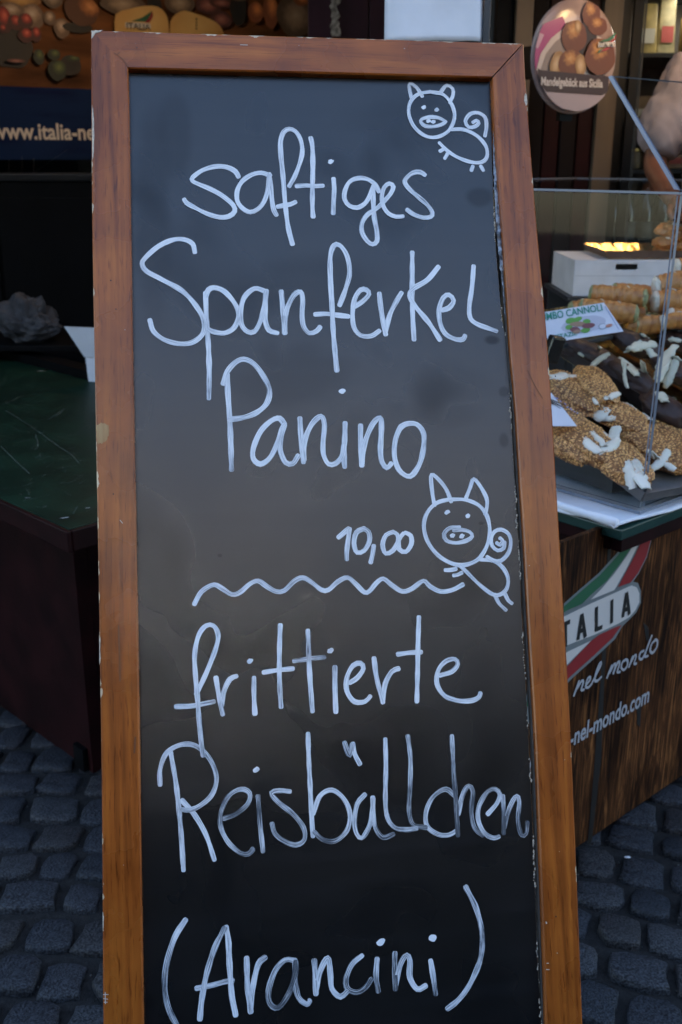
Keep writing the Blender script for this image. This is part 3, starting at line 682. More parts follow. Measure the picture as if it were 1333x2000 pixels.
write('handwritten_price', 'white handwritten price 10,00 beside the lower pig', PN, [
 [(562,795),(585,775),(605,757)], [(608,759),(603,800),(597,850),(597,888)], [(670,757),(637,775),(627,820),(640,858),(670,850),(692,810),(688,772),(665,759),(645,766)],
 [(710,830),(705,865),(697,900)], [(792,772),(762,785),(747,825),(760,862),(790,850),(812,812),(808,782),(788,772)], [(835,778),(815,805),(818,845),(845,855),(868,822),(865,787),(842,775)]], .0037)
write('wavy_line', 'white hand-drawn wavy line across the middle of the board', PN, [
 [(-43,1075),(-22,1035),(0,1012),(40,993),(75,1010),(115,1035),(150,1025),(190,990),(225,977),(260,1000),(300,1022),(335,1018),(378,977),(412,964),(445,980),(490,1015),(520,1015),(560,980),(600,963),(632,988),(670,1025),(692,1020),(720,987),(750,968),(785,995),(830,1022),(870,1010),(918,977),(945,1000),(990,1022),(1040,1015),(1083,993)]], .0037)
write('pig_drawing', 'larger white pig drawing with curled tail beside the price', PN, [
 [(1035,635),(1095,637),(1150,660),(1185,705),(1197,770),(1185,830),(1150,885),(1095,910),(1040,905),(980,870),(935,810),(920,745),(935,690),(975,650),(1033,634)],
 [(965,660),(955,600),(952,532),(985,555),(1015,595),(1035,645)], [(1098,628),(1115,585),(1130,550),(1160,585),(1183,630),(1185,665),(1178,698)],
 [(1070,752),(1030,755),(1005,780),(1015,808),(1055,818),(1100,808),(1123,790),(1112,772),(1080,763),(1045,765)],
 [(1240,798),(1252,810),(1240,826),(1226,818)], [(1258,815),(1255,840),(1230,850),(1207,830),(1202,798),(1217,770),(1245,762),(1275,780),(1285,815),(1275,860),(1243,893),(1213,893),(1185,876)],
 [(1157,888),(1210,893),(1250,920),(1273,965),(1268,1010),(1240,1035),(1205,1032),(1150,990),(1105,945),(1072,914)],
 [(1010,932),(1030,932),(1055,927)], [(1045,955),(1062,952),(1080,943)], [(1218,1035),(1235,1070),(1265,1100)], [(1262,1035),(1275,1060),(1290,1072)]], .0032, [(1018,690),(1105,705),(1040,787),(1080,790)])
write('pig_drawing', 'smaller white pig drawing in the top right corner of the board', PG, [
 [(905,353),(955,365),(988,408),(995,455),(972,503),(925,527),(880,520),(840,485),(820,435),(828,390),(858,362),(903,353)],
 [(830,375),(823,322),(850,335),(872,370)], [(940,358),(965,328),(988,340),(990,365),(977,395)],
 [(960,465),(935,452),(900,449),(870,458),(868,470),(885,484),(920,485),(950,476),(962,466)],
 [(1066,470),(1080,462),(1088,472),(1075,485),(1050,488),(1037,465),(1055,438),(1085,433),(1112,450),(1118,485),(1112,522)],
 [(985,497),(1030,497),(1080,520),(1115,560),(1120,600),(1100,622),(1060,622),(1010,605),(970,580),(937,548)],
 [(956,571),(940,580)], [(970,588),(958,608)], [(1066,637),(1060,654)], [(1096,637),(1106,654)]], .0031, [(878,412),(928,421),(897,464),(915,467)])
write('handwritten_word', 'white handwritten word frittierte below the wavy line', FR, [
 [(178,300),(215,220),(245,140),(250,100),(235,72),(210,72),(185,105),(172,170),(175,240),(182,320),(188,400),(195,470),(200,505)], [(110,342),(160,340),(200,333),(237,325)],
 [(243,245),(252,300),(266,368)], [(262,340),(270,290),(290,250),(312,240)], [(370,245),(370,300),(373,365)],
 [(458,70),(455,150),(455,250),(460,343)], [(402,228),(450,220),(500,215)], [(550,88),(553,180),(558,270),(565,358)], [(503,190),(550,183),(605,177)],
 [(640,210),(640,280),(643,360)], [(690,262),(715,245),(735,215),(725,197),(700,205),(680,245),(680,290),(705,325),(740,325),(758,307)],
 [(770,180),(780,250),(800,328)], [(800,320),(808,265),(830,225),(852,215)], [(920,43),(917,140),(915,240),(913,325)], [(850,167),(890,162),(928,160)],
 [(990,238),(1030,225),(1050,200),(1040,183),(1010,190),(985,220),(980,265),(1005,305),(1050,322),(1095,322),(1120,310),(1125,297)]], .0037, [(357,190),(625,155)], .25)
write('handwritten_word', 'white handwritten word Reisbällchen, widest line near the bottom', FR, [
 [(92,495),(110,600),(125,740),(135,888)], [(57,603),(57,550),(80,495),(130,468),(180,475),(225,520),(245,580),(230,635),(190,672),(155,686),(130,685)], [(130,655),(170,700),(210,770),(238,853)],
 [(270,715),(310,700),(350,665),(355,630),(325,617),(285,640),(260,695),(260,745),(285,795),(325,830),(352,832),(366,817)], [(383,640),(390,730),(400,825)],
 [(490,625),(455,622),(428,630),(450,660),(500,700),(535,745),(538,785),(510,803),(470,790),(440,765),(430,732)],
 [(550,432),(553,520),(558,620),(563,720),(567,775)], [(568,700),(590,640),(630,620),(670,650),(690,700),(680,755),(640,790),(600,785),(572,760)],
 [(740,635),(715,665),(705,720),(712,765),(730,780),(755,740),(765,690),(768,648)], [(766,645),(768,700),(775,745),(800,778),(835,767)],
 [(672,462),(680,488),(690,505),(698,468)], [(700,465),(706,500),(723,533)],
 [(808,450),(810,540),(808,650),(815,710),(840,745),(880,752),(912,748)], [(883,440),(892,520),(890,620),(887,690),(900,735),(943,745)],
 [(1040,640),(1010,617),(970,640),(945,690),(947,740),(985,768),(1020,770),(1043,757)], [(1030,440),(1035,540),(1043,650),(1050,772)], [(1052,700),(1065,640),(1085,607),(1100,625),(1095,690),(1105,745),(1133,772)],
 [(1150,700),(1180,665),(1190,635),(1175,617),(1150,625),(1122,670),(1118,720),(1140,765),(1170,780),(1187,775)],
 [(1200,640),(1203,700),(1203,765)], [(1205,745),(1222,680),(1245,640),(1255,660),(1250,720),(1262,770),(1278,765),(1282,728)]], .0036, [(377,552)], .55)
write('handwritten_word', 'white handwritten word Arancini in brackets at the bottom', AR, [
 [(127,178),(95,230),(70,310),(65,380),(75,440),(100,490),(125,525)], [(170,475),(175,420),(190,340),(215,260),(243,203)], [(248,200),(255,240),(258,300),(265,400),(277,463)], [(160,383),(200,375),(245,363),(268,359)],
 [(310,292),(312,370),(322,453)], [(322,440),(330,370),(345,310),(365,290)],
 [(455,300),(425,298),(395,330),(375,390),(380,430),(405,440),(435,400),(455,340),(457,303)], [(455,305),(455,360),(465,410),(490,430),(498,420)],
 [(512,300),(515,350),(517,400)], [(518,385),(530,330),(553,292),(560,340),(565,385),(590,408),(610,392)], [(655,285),(625,310),(607,355),(612,385),(640,395),(665,380),(682,355)],
 [(700,295),(697,345),(703,392)], [(753,278),(753,330),(755,386)], [(755,375),(770,310),(788,283),(798,300),(798,350),(820,385),(845,375)], [(860,300),(868,350),(875,400)],
 [(965,80),(995,140),(1013,215),(1010,290),(980,365),(945,415),(910,443)]], .0041, [(711,245),(866,232)], .5, 1.3)

# ================================================================== LEFT COUNTER
s45 = math.sqrt(.5)
LA, LB = Vector((-s45, s45, 0)), Vector((s45, s45, 0)); UPV = Vector((0, 0, 1))
lc = gz(135, 1033, .85); lcb = Vector((lc.x, lc.y, 0))
counterL = thing('counter', 'dark maroon counter with scratched green top, left of the chalkboard', 'counter', lcb, (LB, LA, UPV))
box('tabletop', 0, .88, 0, 2.6, .825, .85, GREEN, counterL, .002)
for nm, a in (('edge_trim', (-.012, -.001, -.012, 2.6, .800, .8485)), ('edge_trim', (0, .88, -.012, -.001, .800, .8485))):
    box(nm, *a, MAROON, counterL, .003)
box('base_panel', .19, .23, .33, 2.5, 0, .824, MAROON, counterL)
box('base_panel', .231, .82, .33, .37, 0, .824, MAROON, counterL)
box('plinth', .175, .19, .35, .40, 0, .07, BLACKM, counterL)
box('back_ledge', .882, .96, .0, 2.6, .80, .88, BLACKM, counterL, .004)
SCR = mat('scratch_in_green', (.10, .13, .10), .7, .4, 60)
rs = random.Random(9); parts = []
def lcl(px, py): p = gz(px, py, .8505) - lcb; return Vector((p.dot(LB), p.dot(LA)))
longs = [[(12, 802), (60, 833), (110, 870), (140, 890), (155, 907)], [(2, 872), (35, 905), (58, 926)], [(45, 773), (10, 790)], [(70, 850), (75, 870), (68, 880)], [(130, 760), (160, 766), (186, 772)], [(95, 820), (125, 800), (110, 815)]]
for s in longs:
    V, F, U = ribbon([lcl(*p) for p in s], .0008, .8512, seed=len(s)); parts.append((V, F))
for i in range(150):
    a = lcl(rs.uniform(-40, 190), rs.uniform(735, 1010)); th = rs.gauss(.6, .5); l = rs.uniform(.004, .05)
    c = a + Vector((math.cos(th), math.sin(th))) * l; mid = (a + c) / 2 + Vector((rs.uniform(-.003, .003), rs.uniform(-.003, .003)))
    if min(a.x, a.y, c.x, c.y) > .01: V, F, U = ribbon([a, mid, c], rs.uniform(.0002, .0005), .8511 + i * .00001, seed=i); parts.append((V, F))
v, f = merge(parts); tag(obj('scratches', new_mesh('scratches', v, f, SCR), counterL), kind='stuff')
parts = []
for px, py, r in ((128, 1012, .010), (172, 993, .007), (55, 973, .006), (25, 698, .01), (50, 701, .012), (66, 706, .014), (82, 725, .016)):
    c = lcl(px, py); e = ellipse(c.x, c.y, r, r * .35, 14, -.5, .8, px); parts.append(([(x, y, .8516) for x, y in e], [tuple(range(14))]))
v, f = merge(parts); obj('paint_chips', new_mesh('paint_chips', v, f, mat('pale_chip', (.25, .25, .22), .7, .6, 80)), counterL)

# white folded carton at the back of the left counter
p = gz(160, 742, .855)
bx = thing('white_carton', 'small white folded carton with raised flap on the left counter', 'carton', (p.x, p.y, .852), (Vector((.94, -.34, 0)), Vector((.34, .94, 0)), UPV))
def quadp(name, q, m, par, th=.003):
    a, b_, c, d = [Vector(x) for x in q]; n_ = (b_ - a).cross(d - a).normalized() * th
    V = [a, b_, c, d, a + n_, b_ + n_, c + n_, d + n_]; return obj(name, new_mesh(name, V, [(3, 2, 1, 0), (4, 5, 6, 7), (0, 1, 5, 4), (1, 2, 6, 5), (2, 3, 7, 6), (3, 0, 4, 7)], m), par)
WB = mat('white_box_card', (.62, .64, .68), .6, .06, 14)
quadp('side', [(.03, 0, 0), (.25, 0, 0), (.25, 0, .09), (.025, 0, .085)], WB, bx)
quadp('end', [(.03, .004, 0), (.03, .18, 0), (.03, .18, .09), (.027, .004, .085)][::-1], WB, bx)
quadp('flap', [(.024, -.004, .088), (.25, -.004, .092), (.24, -.03, .20), (-.035, -.025, .195)], WB, bx)
quadp('side', [(.034, .182, 0), (.25, .182, 0), (.25, .182, .09), (.034, .182, .09)], WB, bx)

# dark cabinet and things on it
def yz(px, py, Y): return gy(px, py, Y)
Yc = 4.75
zt = yz(100, 340, Yc).z
cab = thing('cabinet', 'black back cabinet under the food banner, left of the chalkboard', 'cabinet', (-1.4, Yc, .3))
box('carcass', -.9, 1.35, .02, .5, 0, zt - .3 - .03, BLACKM, cab); box('top', -.92, 1.37, 0, .52, zt - .3 - .029, zt - .3, mat('cabinet_top', (.015, .015, .016), .3, spec=.5), cab, .003)
for i in range(3): box('door', -.86 + i * .73, -.15 + i * .73, -.002, .018, .06, zt - .3 - .1, BLACKM, cab, .003); 
for i in range(3): box('handle', -.22 + i * .73, -.20 + i * .73, -.022, -.004, .75, .95, mat('steel', (.4, .4, .4), .35, metal=1), cab, .003)
# clear acrylic tray box with angled side
p0 = yz(18, 338, Yc + .06)
ac = thing('acrylic_bin', 'clear acrylic bin with slanted side on the black cabinet', 'acrylic box', (p0.x, Yc + .06, zt + .001))
S = Yc / 2000 * 1.0
def pane(name, pts, par, th=.004, m=None, em=None):
    """flat pane with thickness, its narrow sides in the edge material"""
    P = [Vector(q) for q in pts]; n_ = (P[1] - P[0]).cross(P[2] - P[0]).normalized() * th; k = len(P)
    V = P + [q + n_ for q in P]; F = [tuple(range(k))[::-1], tuple(range(k, 2 * k))] + [(i, (i + 1) % k, k + (i + 1) % k, k + i) for i in range(k)]
    me = new_mesh(name, V, F, [m or GLASS, em or EDGE])
    for i in range(2, len(F)): me.polygons[i].material_index = 1
    return obj(name, me, par)
DE = mat('dull_acrylic_edge', (.16, .15, .14), .3)
def px2(px, py): q = yz(px, py, Yc + .06); return Vector((q.x - p0.x, 0, q.z - zt - .001))
pane('front_pane', [px2(18, 337), px2(66, 337), px2(66, 310), px2(18, 311)], ac, .003, em=DE)
pane('slanted_pane', [px2(58, 337), px2(200, 337), px2(200, 292), px2(122, 292)], ac, .003, em=DE).location.y = .08
pane('front_pane', [px2(67, 337), px2(190, 337), px2(190, 310), px2(67, 310)], ac, .003, em=DE)
pane('back_pane', [px2(18, 337), px2(200, 337), px2(200, 305), px2(18, 305)], ac, .003, em=DE).location.y = .2
box('contents', px2(115, 0).x, px2(175, 0).x, .1, .18, .004, .055, BLACKM, ac, .004)
# crumpled clear plastic bag on the back ledge
pb = gy(60, 662, 4.05)
V, F = [], []
bm = bmesh.new(); bmesh.ops.create_icosphere(bm, subdivisions=5, radius=1)
for q in bm.verts:
    d = q.co.copy(); t = d.z
    r = 1 + .35 * noise.fractal(d * 1.4, 1, 2, 3) + .10 * abs(noise.noise(d * 5))
    q.co = Vector((d.x * .13 * r * (1 if t < 0 else 1 - .45 * t), d.y * .10 * r, max(-.02, (t * .5 + .35) * .17 * r)))
V = [q.co.copy() for q in bm.verts]; F = [tuple(q.index for q in p.verts) for p in bm.faces]; bm.free()
film = mat('plastic_film', (.05, .05, .053), .6, .3, 20, spec=.2)
tag(obj('plastic_bag', new_mesh('plastic_bag', V, F, film), None, (pb.x, pb.y, pb.z + .012)), 'crumpled translucent plastic bag in the dark behind the left counter', 'plastic bag')
rack = thing('side_table', 'black low table carrying the plastic bag behind the left counter', 'table', (pb.x - .1, pb.y + .05, .3))
box('top', -.5, .75, -.16, .3, pb.z - .3 - .03, pb.z - .3 - .008, BLACKM, rack, .003)
for sx in (-.46, .68):
    for sy in (-.13, .25): box('leg', sx, sx + .04, sy, sy + .04, 0, pb.z - .3 - .031, BLACKM, rack)

# ================================================================== FOOD BANNER (upper left)
ban_d = Vector((math.sin(R_(57)), math.cos(R_(57)), 0)); ban_n = Vector((ban_d.y, -ban_d.x, 0))
b0_ = gy(-60, 170, 5.3)
ban_o = Vector((b0_.x, b0_.y, 1.45))
banner = thing('food_banner', 'printed banner with vegetables, cheese and a web address in white letters', 'banner', ban_o, (ban_d, UPV, ban_n))
bmi = frame(ban_o, (ban_d, UPV, ban_n)).inverted()
def bq(px, py): q = bmi @ gpl(px, py, ban_o, ban_n); return Vector((q.x, q.y))
brown = mat('printed_brown_table', (.24, .10, .042), .8, color2=(.06, .028, .016), spec=.1, vscale=3.2, stretch=(.5, 2.2, 1))
navy = mat('printed_navy_sea', (.007, .010, .060), .8, color2=(.012, .030, .10), spec=.08, vscale=4, stretch=(.6, 3, 1), thr=(.5, .75))
def flatpoly(name, pts, z, m, par, uvs=None, label=None):
    V = [(p[0], p[1], z) for p in pts]; n_ = len(V)
    me = new_mesh(name, V, [tuple(range(n_))], m, uvs=uvs); o = obj(name, me, par)
    if label: o['label'] = label
    return o
br = bq(606, 60).x
yb0, yb1, ym = bq(90, 312).y, bq(90, -160).y, bq(90, 171).y
box('banner_cloth', -.2, br, yb0, yb1, -.012, 0, brown, banner)
flatpoly('navy_strip', [(-.2, yb0), (br, yb0), (br, ym), (-.2, ym)], .003, navy, banner)
zz = [.006]
def blob(name, px, py, rx, ry, m, a=0, wob=.12):
    c = bq(px, py); r1 = abs(bq(px + rx, py).x - c.x); r2 = abs(bq(px, py - ry).y - c.y); n_ = 28
    e = ellipse(c.x, c.y, r1, r2, n_, a, wob, px * .01); u = [(math.cos(2 * math.pi * k / n_), math.sin(2 * math.pi * k / n_)) for k in range(n_)]
    zz[0] += .0015
    V = [(c.x, c.y, zz[0])] + [(x, y, zz[0]) for x, y in e]
    return obj(name, new_mesh(name, V, [(0, i, i % n_ + 1) for i in range(1, n_ + 1)], m, uvs=[(0, 0)] + u), banner)
TOM = radial('printed_tomato', (0.714, 0.136, 0.085), (0.374, 0.0238, 0.017), (0.068, 0.0102, 0.0102), hi=(.2, .35))
GAR = radial('printed_garlic', (0.612, 0.476, 0.374), (0.408, 0.272, 0.187), (0.17, 0.102, 0.068), hi=(0, .2))
ONI = radial('printed_onion', (0.68, 0.289, 0.102), (0.374, 0.1275, 0.034), (0.102, 0.034, 0.0136), hi=(.5, .3))
BAS = radial('printed_basil', (0.136, 0.17, 0.0425), (0.0595, 0.085, 0.0255), (0.017, 0.0238, 0.0136), hi=(.2, .3))
CHE = radial('printed_cheese', (0.714, 0.459, 0.17), (0.612, 0.357, 0.119), (0.442, 0.221, 0.068))
SAL = radial('printed_salami', (0.425, 0.187, 0.1445), (0.255, 0.085, 0.068), (0.085, 0.0272, 0.0238))
STO = radial('printed_bread', (0.459, 0.34, 0.238), (0.306, 0.2125, 0.1445), (0.119, 0.0765, 0.051))
DRK = radial('printed_dark', (.012, .010, .010), (.012, .010, .010), (.02, .013, .010))
YEL = radial('printed_yellow_crate', (0.68, 0.425, 0.119), (0.544, 0.289, 0.085), (0.255, 0.119, 0.034))
EGG = radial('printed_egg', (0.85, 0.34, 0.102), (0.612, 0.204, 0.068), (0.272, 0.085, 0.034), hi=(.2, .3))
for a in (('crate', 40, -2, 42, 18, YEL), ('dark_shade', 20, 95, 45, 40, DRK), ('garlic', 62, 32, 26, 24, GAR), ('garlic', 22, 22, 24, 16, GAR), ('tomato', 5, 40, 18, 26, TOM), ('tomato', 28, 45, 14, 15, TOM), ('tomato', 48, 42, 15, 15, TOM), ('tomato', 68, 68, 11, 15, TOM), ('tomato', 48, 70, 15, 14, TOM), ('tomato', 3, 57, 8, 8, TOM),
          ('mushroom', 95, 36, 11, 14, GAR), ('mushroom', 118, 56, 15, 20, GAR), ('dark_shade', 150, 55, 30, 10, DRK), ('onion', 158, 22, 34, 30, ONI), ('bulb', 100, -5, 20, 22, STO), ('basil', 73, 112, 11, 15, BAS), ('basil', 102, 108, 12, 11, BAS), ('basil', 135, 128, 20, 20, DRK), ('basil', 108, 138, 17, 20, BAS), ('basil', 138, 116, 15, 6, BAS), ('chili', 28, 120, 18, 4, SAL),
          ('bread', 235, 10, 45, 22, STO), ('dark_shade', 296, 12, 14, 22, DRK), ('jar', 345, 8, 30, 22, STO), ('salami', 400, 12, 26, 18, SAL), ('salami', 425, 40, 22, 16, SAL), ('sausage', 425, 8, 24, 10, SAL), ('bottle', 458, 20, 16, 32, DRK), ('bottle_cap', 458, -2, 15, 6, GAR), ('egg', 491, 26, 16, 20, EGG), ('carrot', 520, 24, 15, 34, EGG), ('cheese_rind', 568, 34, 36, 44, STO), ('egg_half', 578, 4, 14, 10, EGG)):
    blob(*a)
zz[0] += .004
for pts in ([(216, 62), (218, 30), (245, 20), (275, 14), (300, 16), (314, 28), (320, 45), (322, 75), (322, 100), (216, 100)], [(324, 75), (324, 45), (335, 30), (352, 23), (375, 30), (402, 40), (420, 52), (430, 75), (430, 100), (324, 100)]):
    P = [bq(*p) for p in pts]; cx_, cy_ = sum(p.x for p in P) / len(P), sum(p.y for p in P) / len(P)
    P = catmull([Vector((p.x, p.y, 0)) for p in P], .04)
    flatpoly('cheese_block', [(p.x, p.y) for p in P], zz[0], CHE, banner, uvs=[((p.x - cx_) * 3, (p.y - cy_) * 3) for p in P])
PG_ = mat('print_green', (.02, .11, .05), .5); PR_ = mat('print_red', (.26, .015, .018), .5); PW_ = mat('print_white', (.60, .56, .52), .5); PK_ = mat('print_black', (.012, .012, .012), .5); PGR = mat('print_grey', (.17, .19, .19), .5)
z1 = zz[0] + .003
def swoosh(par, pts, z, m, mapf, name='logo_swoosh'): return flatpoly(name, [mapf(*p) for p in pts], z, m, par)
swoosh(banner, [(248, 44), (268, 37), (281, 29), (288, 23), (284, 34), (276, 45)], z1, PG_, bq)
swoosh(banner, [(274, 46), (283, 36), (288, 24), (290, 33), (287, 41), (282, 47)], z1 + .001, PR_, bq)
P = [bq(*p) for p in ((236, 46), (284, 48), (286, 58), (236, 56))]
flatpoly('logo_plate', P, z1 + .0015, PW_, banner)
V, F = textvf('ITALIA', .012); t0, t1 = bq(239, 59), bq(284, 50); VV = fit(V, t0.x, t1.x, t0.y, t1.y)
obj('logo_lettering', new_mesh('logo_lettering', [(a, b_, z1 + .003) for a, b_ in VV], F, PK_), banner)
for i in range(4):
    c = bq(374, 40 + i * 6); flatpoly('label_mark', ellipse(c.x, c.y, .004, .006, 8), z1 + .001, PK_, banner)
V, F = textvf('www.italia-ne', .022); Vall, Fall = textvf('www.italia-nel-mondo.com', .022)
l0, l1 = bq(-14, 274), bq(184, 240); vis = V; sx_ = (l1.x - l0.x) / (max(v[0] for v in V) - min(v[0] for v in V)); yy0 = bq(90, 272).y; yy1 = bq(90, 240.5).y
mxy = max(v[1] for v in V); mny = 0
VV = [(l0.x + v[0] * sx_, yy0 + v[1] / mxy * (yy1 - yy0)) for v in Vall]
o = obj('lettering', new_mesh('lettering', [(a, b_, .008) for a, b_ in VV], Fall, mat('print_pale_letters', (.80, .74, .70), .5)), banner); o['label'] = 'white printed web address on navy'

# ================================================================== WHITE SHEET hanging above the board
Ys = 2.75
sh = []
n1_, n2_ = 22, 30
V, F = [], []
for i in range(n2_ + 1):
    for j in range(n1_ + 1):
        px = 752 + (948 - 752) * j / n1_; py = 80 - i * 12
        q = gy(px + (4 * (i / n2_) if j == 0 else 0), py, Ys); V.append((q.x, q.y + .006 * noise.noise(Vector((q.x * 9, q.z * 7, 0))) + .03 * (abs(j / n1_ - .5) * 2) ** 4, q.z + .004 * noise.noise(Vector((q.x * 14, 3, 0)))))
for i in range(n2_):
    for j in range(n1_): a = i * (n1_ + 1) + j; F.append((a, a + 1, a + n1_ + 2, a + n1_ + 1))
o = obj('hanging_sheet', new_mesh('hanging_sheet', [Vector(v) - Vector(V[0]) for v in V], F, PAPER, True), None, V[0])
md = o.modifiers.new('thickness', 'SOLIDIFY'); md.thickness = .003
tag(o, 'white sheet hanging from above, behind the top edge of the chalkboard', 'sheet')
q0 = gy(949, 80, Ys)
tag(obj('hanging_rail', new_mesh('hanging_rail', *boxvf(-.004, .012, 0, .02, 0, .65, .002), mat('dark_grey_metal', (.07, .07, .07), .4)), None, (q0.x, Ys + .02, q0.z - .02)), 'thin grey upright rail along the right edge of the white sheet', 'rail')

# ================================================================== OVAL PASTRY SIGN
sg_d = Vector((math.sin(R_(63)), math.cos(R_(63)), 0)); sg_n = Vector((sg_d.y, -sg_d.x, 0))
sc_ = gy(1124, 111, 3.55)
sign = thing('pastry_sign', 'round glossy sign picturing almond pastries, hung on the dark stall wall', 'sign', sc_, (sg_d, UPV, sg_n))
smi = frame(sc_, (sg_d, UPV, sg_n)).inverted()
def sq(px, py): q = smi @ gpl(px, py, sc_, sg_n); return Vector((q.x, q.y))
rxs = (sq(1209, 111).x - sq(1037, 111).x) / 2; rys = (sq(1124, 1).y - sq(1124, 221).y) / 2; ox_ = (sq(1209, 111).x + sq(1037, 111).x) / 2
RS = (rxs + rys) / 2; print('sign radii', rxs, rys)
prof = [(RS * .97, -.012), (RS, -.010), (RS, -.008), (RS * .985, -.004), (RS * .95, -.0005), (RS * .5, 0)]
v, f = lathevf(prof, 64); v = [(p.x + ox_, p.y, p.z) for p in v]
SGM = mat('sign_print_cream', (.36, .28, .25), .12, color2=(.24, .17, .16), vscale=5, thr=(.4, .65), coat=.15, spec=.2)
obj('disc', new_mesh('disc', v, f, SGM, True), sign)
def clip(pts, r=.965):
    out = []
    for p in pts:
        d = Vector((p[0] - ox_, p[1])); 
        if d.length > RS * r: d = d.normalized() * RS * r
        out.append((d.x + ox_, d.y))
    return out
def dens(pts, k=10):
    P = [Vector(p) for p in pts]; out = []
    for i in range(len(P)):
        for j in range(k): out.append(P[i].lerp(P[(i + 1) % len(P)], j / k))
    return out
sz = [.002]
def sfill(name, pts, m, r=.955, raw=False):
    sz[0] += .0008; P = clip(dens(pts if raw else [sq(*p) for p in pts]), r); return flatpoly(name, P, sz[0], m, sign)
def gloss(m): nodes_of(m)[2].inputs['Coat Weight'].default_value = .08; nodes_of(m)[2].inputs['Specular IOR Level'].default_value = .12; return m
PINK = gloss(mat('print_pink', (.30, .045, .13), .3)); BOWL = gloss(mat('print_bowl', (.36, .28, .24), .3, .1, 8)); BRN = gloss(mat('print_brown_band', (.040, .015, .012), .3))
sfill('pink_cloth', [(1040, 55), (1098, 32), (1104, 46), (1075, 85), (1060, 135), (1034, 135)], PINK)
sfill('pink_cloth', [(1044, 60), (1062, 68), (1050, 95), (1036, 88)], gloss(mat('print_pale_pink', (.42, .24, .28), .3)))
sfill('bowl', [(1046, 138), (1055, 105), (1075, 75), (1100, 55), (1140, 50), (1180, 80), (1185, 140)], gloss(mat('print_bowl_rim', (.45, .36, .31), .3)))
sfill('bowl', [(1054, 138), (1065, 105), (1083, 82), (1105, 65), (1140, 60), (1180, 90), (1185, 140)], gloss(mat('print_bowl_inside', (.22, .16, .13), .3)))
PAS = gloss(radial('printed_pastry', (.46, .25, .09), (.33, .145, .04), (.12, .035, .010), .3, (-.1, .4), 4.5, .75)); ALM = gloss(radial('printed_almond', (.46, .32, .18), (.40, .25, .12), (.26, .14, .05), .3))
def sblob(name, px, py, rx, ry, m, a=0):
    c = sq(px, py); r1 = abs(sq(px + rx, py).x - c.x); r2 = abs(sq(px, py - ry).y - c.y); n_ = 28; sz[0] += .0008
    e = clip(ellipse(c.x, c.y, r1, r2, n_, a, .10, px * .01)); u = [(math.cos(2 * math.pi * k / n_), math.sin(2 * math.pi * k / n_)) for k in range(n_)]
    return obj(name, new_mesh(name, [(c.x, c.y, sz[0])] + [(x, y, sz[0]) for x, y in e], [(0, i, i % n_ + 1) for i in range(1, n_ + 1)], m, uvs=[(0, 0)] + u), sign)
sblob('dark_gap', 1145, 85, 20, 45, gloss(mat('print_dark_gap', (.035, .018, .012), .3)))
for a in (('printed_pastry', 1153, 28, 18, 26, PAS), ('printed_pastry', 1165, 52, 19, 18, PAS), ('printed_pastry', 1119, 72, 24, 32, PAS), ('printed_almond', 1126, 52, 6, 13, ALM, .2), ('printed_almond', 1084, 125, 12, 26, ALM, -.3), ('printed_pastry', 1112, 125, 24, 28, PAS), ('printed_almond', 1130, 128, 10, 22, ALM, .15), ('printed_pastry', 1168, 112, 30, 36, PAS)): sblob(*a)
sfill('brown_band', [(1037, 136), (1185, 150), (1182, 187), (1046, 178)], BRN)
sfill('cream_foot', [(1048, 179), (1182, 188), (1165, 205), (1124, 219), (1085, 210)], gloss(mat('print_pale_lilac', (.30, .23, .23), .3)))
V, F = textvf('Mandelgebäck aus Sicilia', .03); c0 = sq(1051, 160); c1 = sq(1171, 174)
hh = abs(sq(1110, 148).y - sq(1110, 168).y)
mxx = max(v[0] for v in V); ym_ = (c0.y + c1.y) / 2 - hh * .10
mxh = max(v[1] for v in V)
sz[0] += .0015
obj('lettering', new_mesh('lettering', [(c0.x + v[0] / mxx * (c1.x - c0.x), ym_ + v[1] / mxh * hh * .82, sz[0]) for v in V], F, gloss(mat('print_cream_letters', (.46, .40, .36), .3))), sign)
sz[0] += .001
swoosh(sign, [(1163, 82), (1182, 76), (1194, 66), (1198, 65), (1192, 76), (1180, 82)], sz[0], PG_, sq)
swoosh(sign, [(1184, 83), (1193, 75), (1198, 66), (1196, 76), (1190, 84)], sz[0] + .0008, PR_, sq)
swoosh(sign, [(1162, 84), (1192, 83), (1192, 92), (1162, 93)], sz[0] + .0012, PW_, sq)
swoosh(sign, [(1160, 106), (1164, 98), (1176, 94), (1184, 92), (1170, 100)], sz[0] + .0014, PG_, sq)
swoosh(sign, [(1164, 102), (1176, 94), (1188, 92), (1176, 100)], sz[0] + .0018, PR_, sq)
V, F = textvf('ITALIA', .01); g0, g1 = sq(1164, 92), sq(1191, 85)
obj('logo_lettering', new_mesh('logo_lettering', [(a, b_, sz[0] + .003) for a, b_ in fit(V, g0.x, g1.x, g0.y, g1.y)], F, PK_), sign)
pb_ = sq(1112, 224)
box('bracket', pb_.x - .02, pb_.x + .03, -RS - .02, -RS + .02, -.04, -.021, BLACKM, sign)
box('hanger_arm', ox_ - .01, ox_ + .01, -RS * .3, RS * .3, -.34, -.021, BLACKM, sign)

